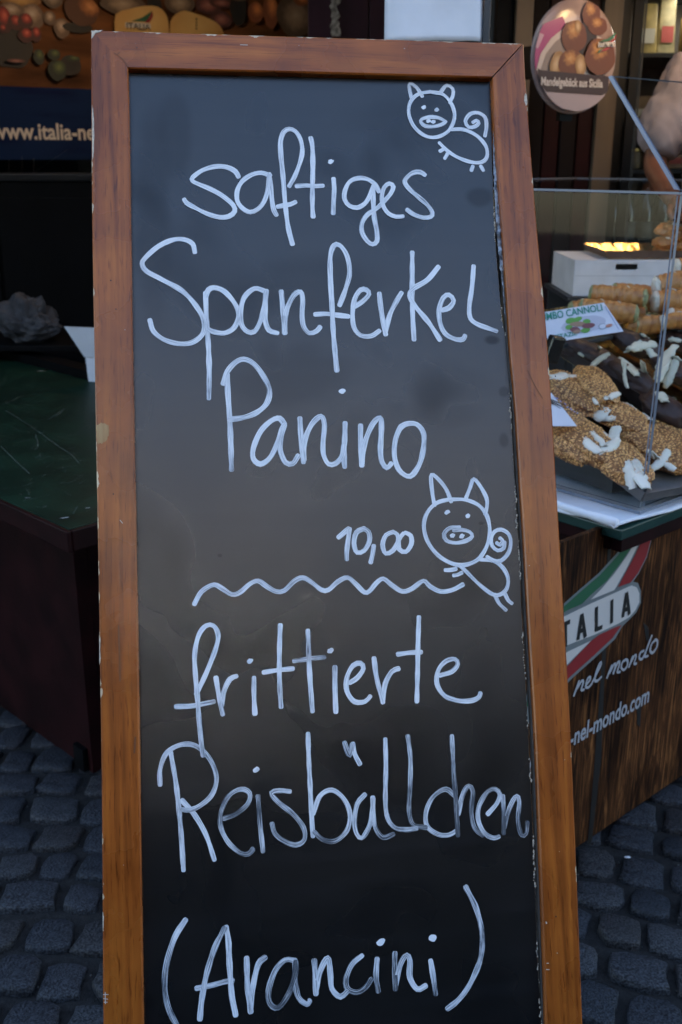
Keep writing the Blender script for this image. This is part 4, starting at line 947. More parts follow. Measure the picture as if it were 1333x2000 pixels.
# ================================================================== FRIDGE with bottles (right background)
Yf = 4.35
FB = mat('fridge_black', (.010, .010, .011), .35, spec=.4)
fx0 = gy(1207, 150, Yf).x; fr_ = thing('display_fridge', 'black glass-door drinks fridge with lit top, right background', 'fridge', (fx0, Yf, .301))
fw = .85; fz1 = gy(1270, -60, Yf).z - .301; fzb = gy(1230, 505, Yf).z - .301
box('side', 0, .035, 0, .6, 0, fz1, FB, fr_, .003); box('side', fw - .035, fw, 0, .6, 0, fz1, FB, fr_, .003)
box('back', .036, fw - .036, .57, .6, .0, fz1, mat('fridge_inside', (.10, .085, .07), .5, .3, 5), fr_); box('top', .036, fw - .036, 0, .569, fz1 - .05, fz1, FB, fr_); box('plinth', .036, fw - .036, 0, .569, 0, fzb - .09, FB, fr_)
steel = mat('steel', (.4, .4, .4), .35, metal=1)
dr = box('door', .037, .075, -.03, -.002, fzb - .08, fz1, FB, fr_, .003); box('door_rail', fw - .06, fw, -.03, -.002, fzb - .08, fz1, FB, dr, .003)
box('pane', .076, fw - .061, -.02, -.012, fzb - .07, fz1 - .06, FGLASS, dr)
box('frame_strip', .079, .086, -.024, -.021, fzb - .07, fz1 - .1, mat('dark_strip', (.06, .06, .06), .4), dr)
shz = [gy(1270, y, Yf + .2).z - .301 for y in (110, 240, 330)] + [fzb]
for s in shz: box('shelf', .04, fw - .04, .05, .56, s - .018, s, mat('dark_wire_shelf', (.03, .03, .03), .4), fr_, .002)
lampz = gy(1310, 16, Yf + .1).z - .301
LAMP = mat('fridge_tube', (.8, .85, .9), .5, emit=(.85, .92, 1), estr=9)
v, f = tubevf([(.32, .08, lampz), (.75, .08, lampz)], .011, 10); obj('lamp_tube', new_mesh('lamp_tube', v, f, LAMP, True), fr_)
# packs and jars on the shelves
rp = random.Random(4); ORD = ['first', 'second', 'third', 'fourth', 'fifth', 'sixth', 'seventh', 'eighth', 'ninth', 'tenth', 'eleventh', 'twelfth', 'thirteenth']
packc = [(.30, .22, .07), (.34, .20, .08), (.26, .17, .10), (.32, .27, .14), (.22, .07, .04), (.12, .10, .06), (.30, .24, .18)]
names = ['yellow', 'tan', 'brown', 'cream', 'red', 'olive', 'pale']
k = 0
for row, s in enumerate(shz[:3]):
    x = .10; pos = -1
    while x < fw - .16:
        pos += 1; wd_ = rp.uniform(.07, .12); ht = (.24, .13, .10)[row] * rp.uniform(.75, 1.1); ci = (0, 3, 0, 1, 2, 6, 4)[k % 7] if row == 0 else (4, 6, 2, 5)[k % 4] if row == 1 else (5, 2, 5)[k % 3]
        c = packc[ci]; m = mat('pack_%d' % ci, c, .5, .25, 25)
        px_ = fx0 + x + wd_ / 2; py_ = Yf + rp.uniform(.14, .2)
        t = thing('food_pack', '%s food pack, %s from the left on the %s fridge shelf' % (names[ci], ORD[pos], ('top lit', 'middle', 'lower')[row]), 'food pack', (px_, py_, .301 + s + .001), group='packs in the fridge')
        if k % 3 == 2:
            r_ = wd_ / 2; v, f = lathevf([(r_ * .9, 0), (r_, .006), (r_, ht * .68), (r_ * .75, ht * .76), (r_ * .75, ht * .8)], 16); obj('jar', new_mesh('jar', v, f, m, True), t)
            v, f = lathevf([(r_ * .8, ht * .8), (r_ * .8, ht * .93), (r_ * .76, ht * .95)], 16); obj('lid', new_mesh('lid', v, f, mat('lid_gold', (.5, .36, .12), .3, metal=.8), False), t)
        else:
            v, f = boxvf(-wd_ / 2, wd_ / 2, -.03, .03, 0, ht, .006)
            v = [(p[0] * (1 - .18 * max(0, p[2] / ht - .7) / .3), p[1] * (1 - .8 * max(0, p[2] / ht - .7) / .3), p[2]) for p in v]; obj('bag', new_mesh('bag', v, f, m, True), t)
            box('label_patch', -wd_ * .32, wd_ * .32, -.0325, -.0305, ht * .22, ht * .5, mat('pack_label_%d' % (k % 3), [(.5, .47, .4), (.35, .06, .05), (.16, .14, .1)][k % 3], .5), t)
        x += wd_ + rp.uniform(.006, .02); k += 1
# green water bottles low in the fridge
BG = mat('dark_green_bottle', (.008, .022, .020), .12, spec=.6); BLb = mat('bottle_label', (.13, .14, .12), .6, .2, 30)
rb = .043
prof = [(rb * .9, 0), (rb, .01), (rb, .17), (rb * .85, .20), (rb * .45, .245), (rb * .34, .27), (rb * .34, .30)]
for i, px in enumerate((1187, 1218, 1252, 1284)):
    q = gy(px, 480, Yf + .16)
    t = thing('water_bottle', ('leftmost', 'second from left', 'third from left', 'rightmost')[i] + ' dark green bottle with pale label low in the fridge', 'bottle', (q.x, Yf + .16, .301 + fzb + .001), group='bottles in the fridge')
    v, f = lathevf(prof, 20); obj('glass_body', new_mesh('glass_body', v, f, BG, True), t)
    v, f = lathevf([(rb + .001, .07), (rb + .001, .14)], 20); obj('label_band', new_mesh('label_band', v, f[:-2], BLb, True), t)
    v, f = lathevf([(rb * .38, .292), (rb * .38, .312)], 14); obj('cap', new_mesh('cap', v, f, mat('cap_blue', (.03, .05, .10), .4)), t)
fl_d = bpy.data.lights.new('fridge_light', 'AREA'); fl_d.energy = 1.3; fl_d.size = .4; fl_d.color = (1, .86, .66); fl = obj('fridge_light', fl_d, fr_, (.45, .12, fz1 - .07))

# ================================================================== RIGHT COUNTER
th = R_(41)
RA, RB = Vector((-math.sin(th), math.cos(th), 0)), Vector((math.cos(th), math.sin(th), 0))
RA = RA.normalized(); RB = Vector((RA.y, -RA.x, 0))
rc = gz(1215, 1036, .85); rcb = Vector((rc.x, rc.y, 0))
counterR = thing('counter', 'counter with wood-print banner front and green top, right of the chalkboard', 'counter', rcb, (RB, RA, UPV))
def rl(p): d = Vector(p) - rcb; return Vector((d.dot(RB), d.dot(RA), d.z))
box('tabletop', 0, 2.2, 0, 1.5, .826, .85, mat('green_edge', (.014, .050, .042), .35, .2, 9), counterR, .003)
box('edge_trim', .01, 2.2, .004, .03, .795, .8255, MAROON, counterR, .002); box('edge_trim', .008, .028, .031, 1.5, .795, .8255, MAROON, counterR, .002)
pb0 = rl(gz(1130, 1660, 0)); YF = pb0.y
print('panel y', YF, pb0)
PLK = printed_planks()
box('front_banner', -.30, 2.1, YF, YF + .012, .012, .822, PLK, counterR)
box('side_panel', .05, .07, YF + .013, 1.45, .0, .822, MAROON, counterR); box('back_panel', .071, 2.1, 1.43, 1.45, 0, .822, MAROON, counterR)
fo = rcb + RA * YF; fn = -RA
ztop_ = rl(gpl(1120, 1052, fo, fn)).z; print('ext', ztop_)
box('front_banner', -.30, -.004, YF, YF + .012, .8221, ztop_, PLK, counterR)
def fq(px, py): q = rl(gpl(px, py, fo, fn)); return Vector((q.x, q.z))
def fpoly(name, pts, lay, m, T=None):
    if T: pts = [(T[0] + x * T[2], T[1] + y * T[2]) for x, y in pts]
    P = [fq(*p) for p in pts]
    V = [(p.x, YF - .001 - .0012 * lay, p.y) for p in P]; me = new_mesh(name, V, [tuple(range(len(V)))], m); return obj(name, me, counterR)
C4 = (1000, 980, 333 / 1333); C7 = (1100, 1000, 233 / 1333)
dark_gap = mat('print_dark_gap2', (.006, .004, .003), .6)
fpoly('plank_gap', [(1189, 1030), (1195, 1030), (1188, 1180), (1180, 1330), (1174, 1480), (1156, 1640), (1147, 1652), (1160, 1500), (1172, 1330), (1182, 1160)], .3, dark_gap)
fpoly('plank_gap', [(1256, 1215), (1266, 1225), (1268, 1250), (1262, 1252)], .3, dark_gap); fpoly('plank_gap', [(1243, 1372), (1252, 1376), (1250, 1420), (1244, 1415)], .3, dark_gap)
# grey outline under the emblem, then green, white and red fields
fpoly('emblem_outline', [(975, 90), (985, 110), (990, 200), (975, 330), (930, 500), (840, 680), (775, 775), (830, 790), (862, 880), (862, 1010), (810, 1120), (640, 1290), (430, 1440), (60, 1480), (0, 1480), (0, 1020), (180, 860), (390, 680), (590, 460), (770, 215), (860, 110)], 1, PGR, C7)
fpoly('emblem_green', [(850, 150), (780, 230), (600, 480), (400, 700), (200, 870), (15, 1035), (-160, 1180), (-260, 1300), (20, 1100), (200, 1020), (290, 930), (480, 760), (650, 540), (760, 370), (865, 160)], 2, PG_, C7)
fpoly('emblem_white', [(895, 150), (815, 300), (690, 500), (555, 690), (420, 850), (295, 975), (560, 868), (600, 800), (700, 620), (830, 350), (912, 150)], 2, PW_, C7)
fpoly('emblem_red', [(978, 105), (930, 125), (880, 290), (790, 480), (700, 650), (600, 835), (745, 780), (830, 670), (920, 490), (965, 320), (980, 200)], 2, PR_, C7)
fpoly('emblem_tail_outline', [(880, 930), (700, 990), (420, 1110), (280, 1200), (150, 1350), (95, 1560), (120, 1720), (150, 1715), (310, 1550), (455, 1385), (640, 1220), (800, 1070)], 1.4, PGR, C4)
fpoly('emblem_red', [(850, 960), (700, 1015), (610, 1085), (430, 1275), (290, 1430), (135, 1665), (135, 1695), (300, 1525), (445, 1365), (620, 1210), (780, 1060)], 2, PR_, C4)
fpoly('emblem_white', [(608, 1082), (430, 1165), (300, 1270), (200, 1400), (132, 1600), (140, 1645), (290, 1415), (430, 1260)], 2.4, PW_, C4)
fpoly('emblem_green', [(420, 1160), (300, 1220), (200, 1310), (118, 1500), (105, 1590), (128, 1600), (200, 1395), (300, 1265)], 2.7, PG_, C4)
fpoly('emblem_plate_outline', [(-330, 1240), (-60, 1170), (20, 1118), (300, 980), (560, 868), (745, 782), (810, 800), (850, 885), (850, 1005), (800, 1105), (722, 1190), (600, 1265), (330, 1390), (0, 1530), (-330, 1660), (-400, 1480)], 3, PGR, C7)
fpoly('emblem_plate', [(-320, 1290), (20, 1142), (300, 1008), (560, 893), (740, 812), (800, 832), (830, 900), (830, 1000), (785, 1090), (715, 1168), (600, 1235), (330, 1362), (20, 1480), (-320, 1620), (-375, 1480)], 4, PW_, C7)
def fstroke(name, strokes, half, lay, m, T):
    parts = []
    for i, s in enumerate(strokes):
        P = [fq(T[0] + x * T[2], T[1] + y * T[2]) for x, y in s]
        pp = [Vector((P[k].x, P[k].y)) for k in range(len(P))]
        if len(pp) == 2: # straight bar with square ends
            t_ = (pp[1] - pp[0]).normalized(); n_ = Vector((-t_.y, t_.x)) * half
            v = [pp[0] + n_, pp[1] + n_, pp[1] - n_, pp[0] - n_]; parts.append(([(q.x, YF - .001 - .0012 * lay - i * .00015, q.y) for q in v], [(0, 1, 2, 3)]))
        else:
            V, F, U = ribbon(pp, half, 0, dz=.00001, seed=i, step=.003); parts.append(([(q[0], YF - .001 - .0012 * lay - i * .00015 - q[2], q[1]) for q in V], F))
    v, f = merge(parts); return obj(name, new_mesh(name, v, f, m), counterR)
hb = .0055
for st in ([[(640, 1168), (683, 888)], [(683, 888), (714, 1137)], [(655, 1085), (700, 1068)]], [[(520, 970), (516, 1232)]], [[(347, 1050), (345, 1322)], [(335, 1305), (412, 1272)]], [[(140, 1420), (183, 1128)], [(183, 1128), (222, 1388)], [(150, 1325), (210, 1300)]], [[(-60, 1266), (52, 1212)], [(0, 1240), (0, 1500)]], [[(-130, 1290), (-130, 1560)]]):
    fstroke('emblem_letter', st, hb, 5, PK_, C7)
PL2 = mat('print_silver', (.42, .42, .44), .5)
o = fstroke('script_lettering', [[(478, 1512), (500, 1450), (518, 1398)], [(503, 1455), (540, 1395), (550, 1410), (535, 1465), (555, 1465)], [(575, 1425), (605, 1385), (600, 1365), (580, 1390), (570, 1440), (590, 1447), (615, 1420)], [(615, 1420), (660, 1330), (690, 1262), (680, 1255), (650, 1330), (640, 1390), (660, 1395), (690, 1365)],
  [(735, 1372), (758, 1310), (772, 1275)], [(755, 1335), (790, 1265), (800, 1275), (785, 1338)], [(785, 1330), (820, 1250), (832, 1262), (815, 1325), (835, 1325)], [(880, 1230), (855, 1250), (845, 1290), (865, 1310), (890, 1280), (895, 1240), (880, 1228)], [(905, 1287), (923, 1235), (935, 1205)], [(915, 1262), (950, 1195), (960, 1205), (945, 1260), (962, 1260)],
  [(1020, 1160), (995, 1175), (985, 1215), (1005, 1225), (1030, 1180), (1060, 1100), (1082, 1042)], [(1060, 1100), (1035, 1170), (1030, 1205), (1052, 1200)], [(1110, 1075), (1080, 1110), (1070, 1160), (1090, 1175), (1120, 1130), (1125, 1085), (1110, 1072)]], .0034, 1.5, PL2, C4)
V, F = textvf('nel-mondo.com', .018); Vall, Fall = textvf('www.italia-nel-mondo.com', .018)
w_vis = max(v[0] for v in V) - min(v[0] for v in V); xr = max(v[0] for v in Vall)
e1_, e0_ = fq(1266, 1362), fq(1133, 1438); base_z = (fq(1262, 1372).y + fq(1122, 1452).y) / 2
sx_ = 1.09 * (e1_.x - e0_.x) / w_vis; hz = abs(fq(1243, 1352).y - fq(1243, 1383).y); mh = max(v[1] for v in V)
o = obj('lettering', new_mesh('lettering', [(e1_.x + (v[0] - xr) * sx_, YF - .003, base_z + v[1] / mh * hz) for v in Vall], Fall, PL2), counterR); o['label'] = 'silver web address printed along the banner'
print('url z', base_z, fq(1262, 1372), fq(1122, 1452))

# white paper cloth under the case, folded over the counter edge
kp = rl(gz(1249, 996, .862))
def cloth():
    V, F = [], []; nx, ny = 44, 30
    for i in range(ny + 1):
        for j in range(nx + 1):
            u = -.012 + 1.5 * (j / nx) ** 1.5; v_ = -.010 + 1.02 * (i / ny) ** 1.5
            dx = .012 * noise.noise(Vector((v_ * 7, 1, 0))) if j == 0 else 0; dy = .014 * noise.noise(Vector((u * 6, 5, 0))) + .02 * math.exp(-u * 9) if i == 0 else .02 * math.exp(-u * 9) * math.exp(-v_ * 30)
            z = .8535 + .0022 * noise.noise(Vector((u * 16, v_ * 16, 0))) + (.010 * math.exp(-max(0, u) / .02) + .010 * math.exp(-max(0, v_) / .02)) * (.5 + .5 * noise.noise(Vector((u * 8, v_ * 8, 3))))
            if j == 0: z -= .004
            if i == 0: z -= .004
            V.append((u + dx, v_ + dy, max(z, .8512)))
    for i in range(ny):
        for j in range(nx): a = i * (nx + 1) + j; F.append((a, a + 1, a + nx + 2, a + nx + 1))
    return V, F
v, f = cloth(); o = obj('paper_cloth', new_mesh('paper_cloth', v, f, PAPER, True)); o.matrix_world = frame(rcb, (RB, RA, UPV)); tag(o, 'crumpled white paper cloth spread under the acrylic case', 'paper cloth')
md = o.modifiers.new('thickness', 'SOLIDIFY'); md.thickness = .002; md.offset = 1
# rolled hem along the two near edges
parts = [tubevf([(-.002 + .006 * noise.noise(Vector((t * 9, 2, 0))), .012 + t * 1.0, .863 + .003 * noise.noise(Vector((t * 6, 7, 0)))) for t in [i / 40 for i in range(41)]], [.010 + .003 * noise.noise(Vector((i * .5, 0, 0))) for i in range(41)], 10)]
v, f = merge(parts); ro = obj('rolled_hem', new_mesh('rolled_hem', v, f, PAPER, True), o)

# acrylic case
ZT = gz(1330, 376, 1.0); K0 = Vector((kp.x, kp.y, .866))
case = thing('acrylic_case', 'clear acrylic pastry case with slanted upper pane on the right counter', 'display case', rcb + RB * kp.x + RA * kp.y + UPV * .866, (RB, RA, UPV))
HZ = .665; LEN = 1.2; WID = 1.3
kk = .022
pane('side_pane', [(0, 0, 0), (0, LEN, 0), (kk, LEN, HZ), (kk, 0, HZ)], case, .006)
pane('front_pane', [(.022, .001, 0), (kk + .024, .001, HZ), (WID, .001, HZ), (WID, .001, 0)], case, .006)
pane('top_pane', [(kk - .01, -.012, HZ + .002), (WID, -.012, HZ + .002), (WID, LEN, HZ + .002), (kk - .01, LEN, HZ + .002)], case, .005)
pane('base_pane', [(-.015, -.012, -.008), (WID, -.012, -.008), (WID, LEN, -.008), (-.015, LEN, -.008)], case, .007)
# slanted upper pane: foot at front edge, leaning back and up
f0 = rl(gpl(1333, 356, rcb + UPV * (.866 + HZ + .012), UPV)); 
foot = Vector((kk + .012, .0, HZ + .011))
cp = case.matrix_world.translation.copy() if False else rcb + RB * kp.x + RA * kp.y + UPV * .866
# the top corner of that pane lies in the side plane of the case
tp = gpl(1199, 148, cp + RB * (kk + .012), RB) - cp; tp = Vector((tp.dot(RB), tp.dot(RA), tp.z)); print('slant top', tp, 'foot', foot)
pane('slanted_pane', [foot, tp, tp + Vector((WID - .05, 0, 0)), foot + Vector((WID - .05, 0, 0))], case, .004)
pane('guard_strut', [foot + Vector((-.004, 0, 0)), tp + Vector((-.004, 0, 0)), tp + Vector((-.004, .008, -.002)), foot + Vector((-.004, .010, 0))], case, .004, m=mat('acrylic_strut', (.20, .24, .34), .25, spec=.6))

# ================================================================== PASTRY DISPLAY
STEPM = mat('riser_dark', (.03, .028, .028), .5)
def step(loc, dims, lab):
    t = thing('display_step', lab, 'riser', rcb + RB * loc[0] + RA * loc[1] + UPV * loc[2], (RB, RA, UPV))
    box('top_board', 0, dims[0], 0, dims[1], dims[2] - .012, dims[2], STEPM, t, .002); [box('leg', a_, a_ + .02, b2, b2 + .02, 0, dims[2] - .0125, STEPM, t) for a_ in (.002, dims[0] - .022) for b2 in (dims[1] - .20, dims[1] - .022)]
    return t
def tray(name, label, o_, ex, ey, lx, ly, h, m_in, m_out, flare=.02, th_=.003, wavy=0):
    """shallow card tray: o_ near-left corner, ex / ey unit directions, walls flare outwards"""
    ez = ex.cross(ey).normalized(); t = thing(name, label, 'tray', o_, (ex, ey, ez))
    obj('base_sheet', new_mesh('base_sheet', *boxvf(0, lx, 0, ly, 0, th_), m_in), t)
    def wall(a, b_, out):
        n_ = 24; V, F = [], []
        for i in range(n_ + 1):
            p = Vector(a).lerp(Vector(b_), i / n_); k = Vector(out); wz = wavy * (.5 + .5 * math.sin(i * 2.6)) if wavy else 0
            # corners open out a little so neighbouring walls meet
            e = (Vector(b_) - Vector(a)).normalized() * (flare * (2 * i / n_ - 1))
            top = p + k * flare + e + Vector((0, 0, h + wz)); V += [p, top, top + k * th_, p + k * th_ - Vector((0, 0, .001))]
        for i in range(n_):
            for j in range(4): F.append((i * 4 + j, i * 4 + (j + 1) % 4, i * 4 + 4 + (j + 1) % 4, i * 4 + 4 + j))
        F.append((0, 1, 2, 3)); F.append((n_ * 4 + 3, n_ * 4 + 2, n_ * 4 + 1, n_ * 4))
        me = new_mesh('wall', V, F, [m_in, m_out])
        for p in me.polygons:
            if p.index % 4 in (1, 2): p.material_index = 1
        bm = bmesh.new(); bm.from_mesh(me); bmesh.ops.recalc_face_normals(bm, faces=bm.faces); bm.to_mesh(me); bm.free(); obj('wall', me, t)
    z = th_
    wall((0, 0, z), (lx, 0, z), (0, -1, 0)); wall((lx, 0, z), (lx, ly, z), (1, 0, 0)); wall((lx, ly, z), (0, ly, z), (0, 1, 0)); wall((0, ly, z), (0, 0, z), (-1, 0, 0))
    return t, ez
# --- crunchy brittle pastries, nearest tray, propped up at the back
T0 = gz(1252, 980, .885); T1 = gz(1088, 853, .97); ey_ = (T1 - T0).normalized()
T2 = gz(1333, 938, .893); ex_ = (T2 - T0); ex_ = (ex_ - ey_ * ex_.dot(ey_)).normalized()
t1, ez1 = tray('card_tray', 'grey-brown card tray of brittle-coated pastries at the front of the case', T0, ex_, ey_, .44, .40, .030, TRAYB, TRAYB, .012)
BRITTLE = mat('brittle_coating', (.34, .145, .042), .5, color2=(.16, .058, .016), vscale=110, thr=(.35, .62), bump=1, bscale=260, spec=.5)
GRAIN = mat('brittle_grain', (.90, .50, .17), .36, color2=(.46, .19, .05), vscale=160, thr=(.38, .6), spec=.6)
CREAM = mat('white_cream', (.76, .71, .60), .5, .05, 30, bump=.15, sub=.15)
def on(M, p): return M @ Vector(p)
Mt1 = frame(T0, (ex_, ey_, ez1))
def uvof(px, py, lift, M, o_, n_):
    q = gpl(px, py, o_ + n_ * lift, n_); return q
def place(t, q, axis, nrm):
    ax = (axis - nrm * axis.dot(nrm)).normalized(); return frame(q, (ax, nrm.cross(ax), nrm))
def pax(p, q, M_o, n_, lift): return gpl(*q, M_o + n_ * lift, n_) - gpl(*p, M_o + n_ * lift, n_)
def shard(L, Wd, curl, seed, thick=.0035):
    """curved white flake of icing, thick in the middle and tapering to its tips"""
    V, F = [], []; n_ = 8; rg_ = random.Random(seed)
    for i in range(n_ + 1):
        t = i / n_; wd = Wd * (math.sin(math.pi * (.16 + .62 * t ** .8))) ** .8 * (1 + .45 * noise.noise(Vector((t * 5, seed, 0))))
        for k in range(5):
            s = k / 4 - .5; x = (t - .5) * L; y = s * wd * 1.0 + curl * .9 * (1 if seed % 2 else -1) * (t - .5) ** 2 * L + .12 * wd * noise.noise(Vector((t * 9, s * 3, seed))); z = thick * (1.3 - 4 * s * s) + curl * .35 * L * (t * t) * .6 + .001 * noise.noise(Vector((t * 5, s * 5, seed)))
            V.append((x, y, z))
    m_ = len(V)
    for i in range(n_ + 1):
        for k in range(5): v = V[i * 5 + k]; V.append((v[0], v[1], v[2] - thick * .8))
    for i in range(n_):
        for k in range(4):
            a = i * 5 + k; F.append((a, a + 1, a + 6, a + 5)); F.append((m_ + a + 5, m_ + a + 6, m_ + a + 1, m_ + a))
    for i in range(n_): F.append((i * 5, i * 5 + 5, m_ + i * 5 + 5, m_ + i * 5)); F.append((i * 5 + 4, m_ + i * 5 + 4, m_ + i * 5 + 9, i * 5 + 9))
    return V, F
from mathutils.bvhtree import BVHTree
def settle(bvh, M, Mf):
    """frame for a flake lying on the pastry's own surface"""
    L_f = M.inverted() @ Mf; p = L_f.translation.copy(); ax = L_f.col[0].to_3d()
    hit, nn, _, _ = bvh.ray_cast(Vector((p.x, p.y, 1)), Vector((0, 0, -1)))
    if hit is None: hit, nn, _, _ = bvh.find_nearest(p)
    if nn.z < 0: nn = -nn
    nn = (nn + Vector((0, 0, .6))).normalized(); ax = (ax - nn * ax.dot(nn)).normalized()
    return frame(hit - nn * .0012, (ax, nn.cross(ax), nn))
def brittle(idx, label, c, ax, L, Wd, H_, lift, n_, o_, flakes=()):
    q = gpl(*c, o_ + n_ * lift, n_); d = pax(c, ax, o_, n_, lift); M = place(None, q, d, n_)
    t = tag(bpy.data.objects.new('brittle_pastry', None), label, 'pastry', 'brittle-coated pastries'); col.objects.link(t); t.matrix_world = M
    bm = bmesh.new(); bmesh.ops.create_icosphere(bm, subdivisions=4, radius=1)
    for v in bm.verts:
        p = v.co; e = 3.2
        k = (abs(p.x) ** e + abs(p.y) ** e + abs(p.z) ** e) ** (-1 / e); p = p * k
        r_ = 1 + .10 * noise.fractal(p * 1.7 + Vector((idx * 5.1, 0, 0)), 1, 2, 3) + .035 * noise.noise(p * 13)
        v.co = Vector((p.x * L / 2, p.y * Wd / 2, p.z * H_ / 2)) * r_
    V = [v.co.copy() for v in bm.verts]; F = [tuple(v.index for v in f.verts) for f in bm.faces]; bm.normal_update(); N_ = [v.normal.copy() for v in bm.verts]
    polys = [(sum((v.co for v in f.verts), Vector()) / 3, f.normal.copy()) for f in bm.faces]; bm.free()
    body = obj('body', new_mesh('body', V, F, BRITTLE, True), t); bvh = BVHTree.FromPolygons(V, F)
    rg_ = random.Random(idx); parts = []
    for i in range(2300):
        p, nn = polys[rg_.randrange(len(polys))]
        if nn.z < -.35: continue
        a = nn.orthogonal().normalized(); b_ = nn.cross(a); th_ = rg_.uniform(0, 6.28); a, b_ = a * math.cos(th_) + b_ * math.sin(th_), b_ * math.cos(th_) - a * math.sin(th_)
        l, wd, h = rg_.uniform(.0022, .0040), rg_.uniform(.0015, .0024), rg_.uniform(.0016, .0028)
        p = p + a * rg_.uniform(-.002, .002) + b_ * rg_.uniform(-.002, .002)
        vs = [p - a * l, p - b_ * wd, p + a * l, p + b_ * wd, p + nn * h + a * l * .35, p + nn * h - a * l * .35]
        parts.append((vs, [(0, 1, 5), (1, 2, 4), (1, 4, 5), (2, 3, 4), (3, 0, 5), (3, 5, 4)]))
    v, f = merge(parts); tag(obj('brittle_grains', new_mesh('brittle_grains', v, f, GRAIN, True), body), kind='stuff')
    for k, (p0_, p1_, wd) in enumerate(flakes):
        qa = gpl(*p0_, o_ + n_ * (lift + H_ * .42), n_); qb = gpl(*p1_, o_ + n_ * (lift + H_ * .42), n_); dd = qb - qa
        Mf = settle(bvh, M, place(None, (qa + qb) / 2, dd, n_)); V, F = shard(dd.length * 1.1, wd * 1.65, .28, idx * 7 + k, .0032)
        obj('cream_flake', new_mesh('cream_flake', [Mf @ Vector(x) for x in V], F, CREAM, True), t)
        lv, lf = lump(dd.length * .38, wd * .55, wd * .28, 3, .55, 2.2, idx * 11 + k); obj('cream_dab', new_mesh('cream_dab', [Mf @ (x + Vector((-dd.length * .42, wd * .25, -.002))) for x in lv], lf, CREAM, True), t)
    return t
bl_ = [('brittle-coated pastry at the very front corner of the tray', (1215, 905), (1250, 955), .125, .075, .05, .033, [((1228, 928), (1244, 950), .016), ((1240, 912), (1262, 945), .022)]),
       ('brittle-coated pastry with a fan of white cream in the middle of the tray', (1150, 868), (1205, 905), .135, .078, .052, .034, [((1143, 862), (1170, 885), .017), ((1158, 848), (1182, 876), .012), ((1180, 882), (1206, 866), .016), ((1202, 862), (1222, 846), .02), ((1222, 842), (1250, 862), .022)]),
       ('brittle-coated pastry lying across the left end of the tray beside the card', (1112, 838), (1150, 860), .13, .085, .05, .033, []),
       ('tall brittle-coated pastry standing at the back left of the tray', (1118, 768), (1158, 790), .14, .095, .055, .055, [((1078, 740), (1104, 735), .022), ((1104, 735), (1136, 738), .011), ((1158, 768), (1164, 790), .009)]),
       ('brittle-coated slab tipped up against the chocolate tray', (1165, 752), (1188, 790), .13, .06, .035, .078, [((1190, 775), (1206, 768), .012)]),
       ('brittle-coated pastry with white cream tip between the slab and the front row', (1208, 812), (1240, 830), .13, .07, .05, .05, [((1134, 800), (1162, 812), .026), ((1140, 818), (1172, 826), .012), ((1230, 782), (1258, 794), .012), ((1268, 800), (1276, 830), .014)]),
       ('brittle-coated pastry at the right behind the acrylic corner', (1290, 880), (1330, 905), .13, .08, .05, .033, [((1246, 895), (1275, 898), .014), ((1275, 905), (1300, 890), .014), ((1298, 900), (1322, 912), .012)]),
       ('brittle-coated pastry at the right edge of the picture in the front tray', (1330, 862), (1370, 885), .14, .085, .05, .035, [((1290, 940), (1312, 936), .012)]),
       ('short brittle-coated pastry wedged low between the front corner and the right one', (1262, 868), (1300, 900), .10, .07, .045, .028, []),
       ('brittle-coated pastry low in the tray below the vanilla card', (1105, 872), (1150, 895), .10, .06, .04, .026, []),
       ('brittle-coated pastry hidden half behind the board frame', (1072, 800), (1110, 818), .13, .09, .05, .034, [((1068, 770), (1090, 775), .014)])]
for i, a in enumerate(bl_): brittle(i, a[0], a[1], a[2], a[3] * 1.42, a[4] * 1.52, a[5] * .90, a[6], ez1, T0, a[7])
# --- chocolate pastries on a gold tray, resting behind
Q0 = gz(1286, 818, .985); Q1 = gz(1100, 668, 1.148); ey2 = (Q1 - Q0).normalized(); ex2 = RB.copy(); ey2 = (RA * math.cos(R_(20)) + UPV * math.sin(R_(20))).normalized()
t2, ez2 = tray('gold_tray', 'gold-lined dark tray of chocolate pastries behind the brittle ones', Q0, ex2, ey2, .46, .33, .034, GOLD, mat('dark_brown_card', (.030, .017, .012), .5), .012)
CHOC = mat('chocolate_crust', (.058, .029, .022), .5, color2=(.032, .014, .010), vscale=30, bump=.5, bscale=60, spec=.4)
ICING = mat('pale_icing', (.62, .60, .47), .5, .06, 40, sub=.1, bump=.1)
def choc(idx, label, c, ax, L, Wd, H_, lift, flakes):
    q = gpl(*c, Q0 + ez2 * lift, ez2); d = pax(c, ax, Q0, ez2, lift); M = place(None, q, d, ez2)
    t = tag(bpy.data.objects.new('chocolate_pastry', None), label, 'pastry', 'chocolate pastries'); col.objects.link(t); t.matrix_world = M
    V, F = lump(L / 2, Wd / 2, H_ / 2, 4, .16, 1.5, idx + 3); V = [Vector((v.x, v.y, v.z + .0022 * noise.noise(v * 70))) for v in V]
    obj('body', new_mesh('body', V, F, CHOC, True), t); bvh = BVHTree.FromPolygons(V, F)
    for k, (p0_, p1_, wd) in enumerate(flakes):
        qa = gpl(*p0_, Q0 + ez2 * (lift + H_ * .44), ez2); qb = gpl(*p1_, Q0 + ez2 * (lift + H_ * .44), ez2); dd = qb - qa
        Mf = settle(bvh, M, place(None, (qa + qb) / 2, dd, ez2)); V, F = shard(dd.length * 1.15, wd * 1.3, .25, idx * 5 + k, .003)
        obj('icing_flake', new_mesh('icing_flake', [Mf @ Vector(x) for x in V], F, ICING, True), t)
        lv, lf = lump(dd.length * .34, wd * .5, wd * .25, 3, .55, 2.2, idx * 11 + k + 5); obj('icing_dab', new_mesh('icing_dab', [Mf @ (x + Vector((-dd.length * .42, -wd * .25, -.002))) for x in lv], lf, ICING, True), t)
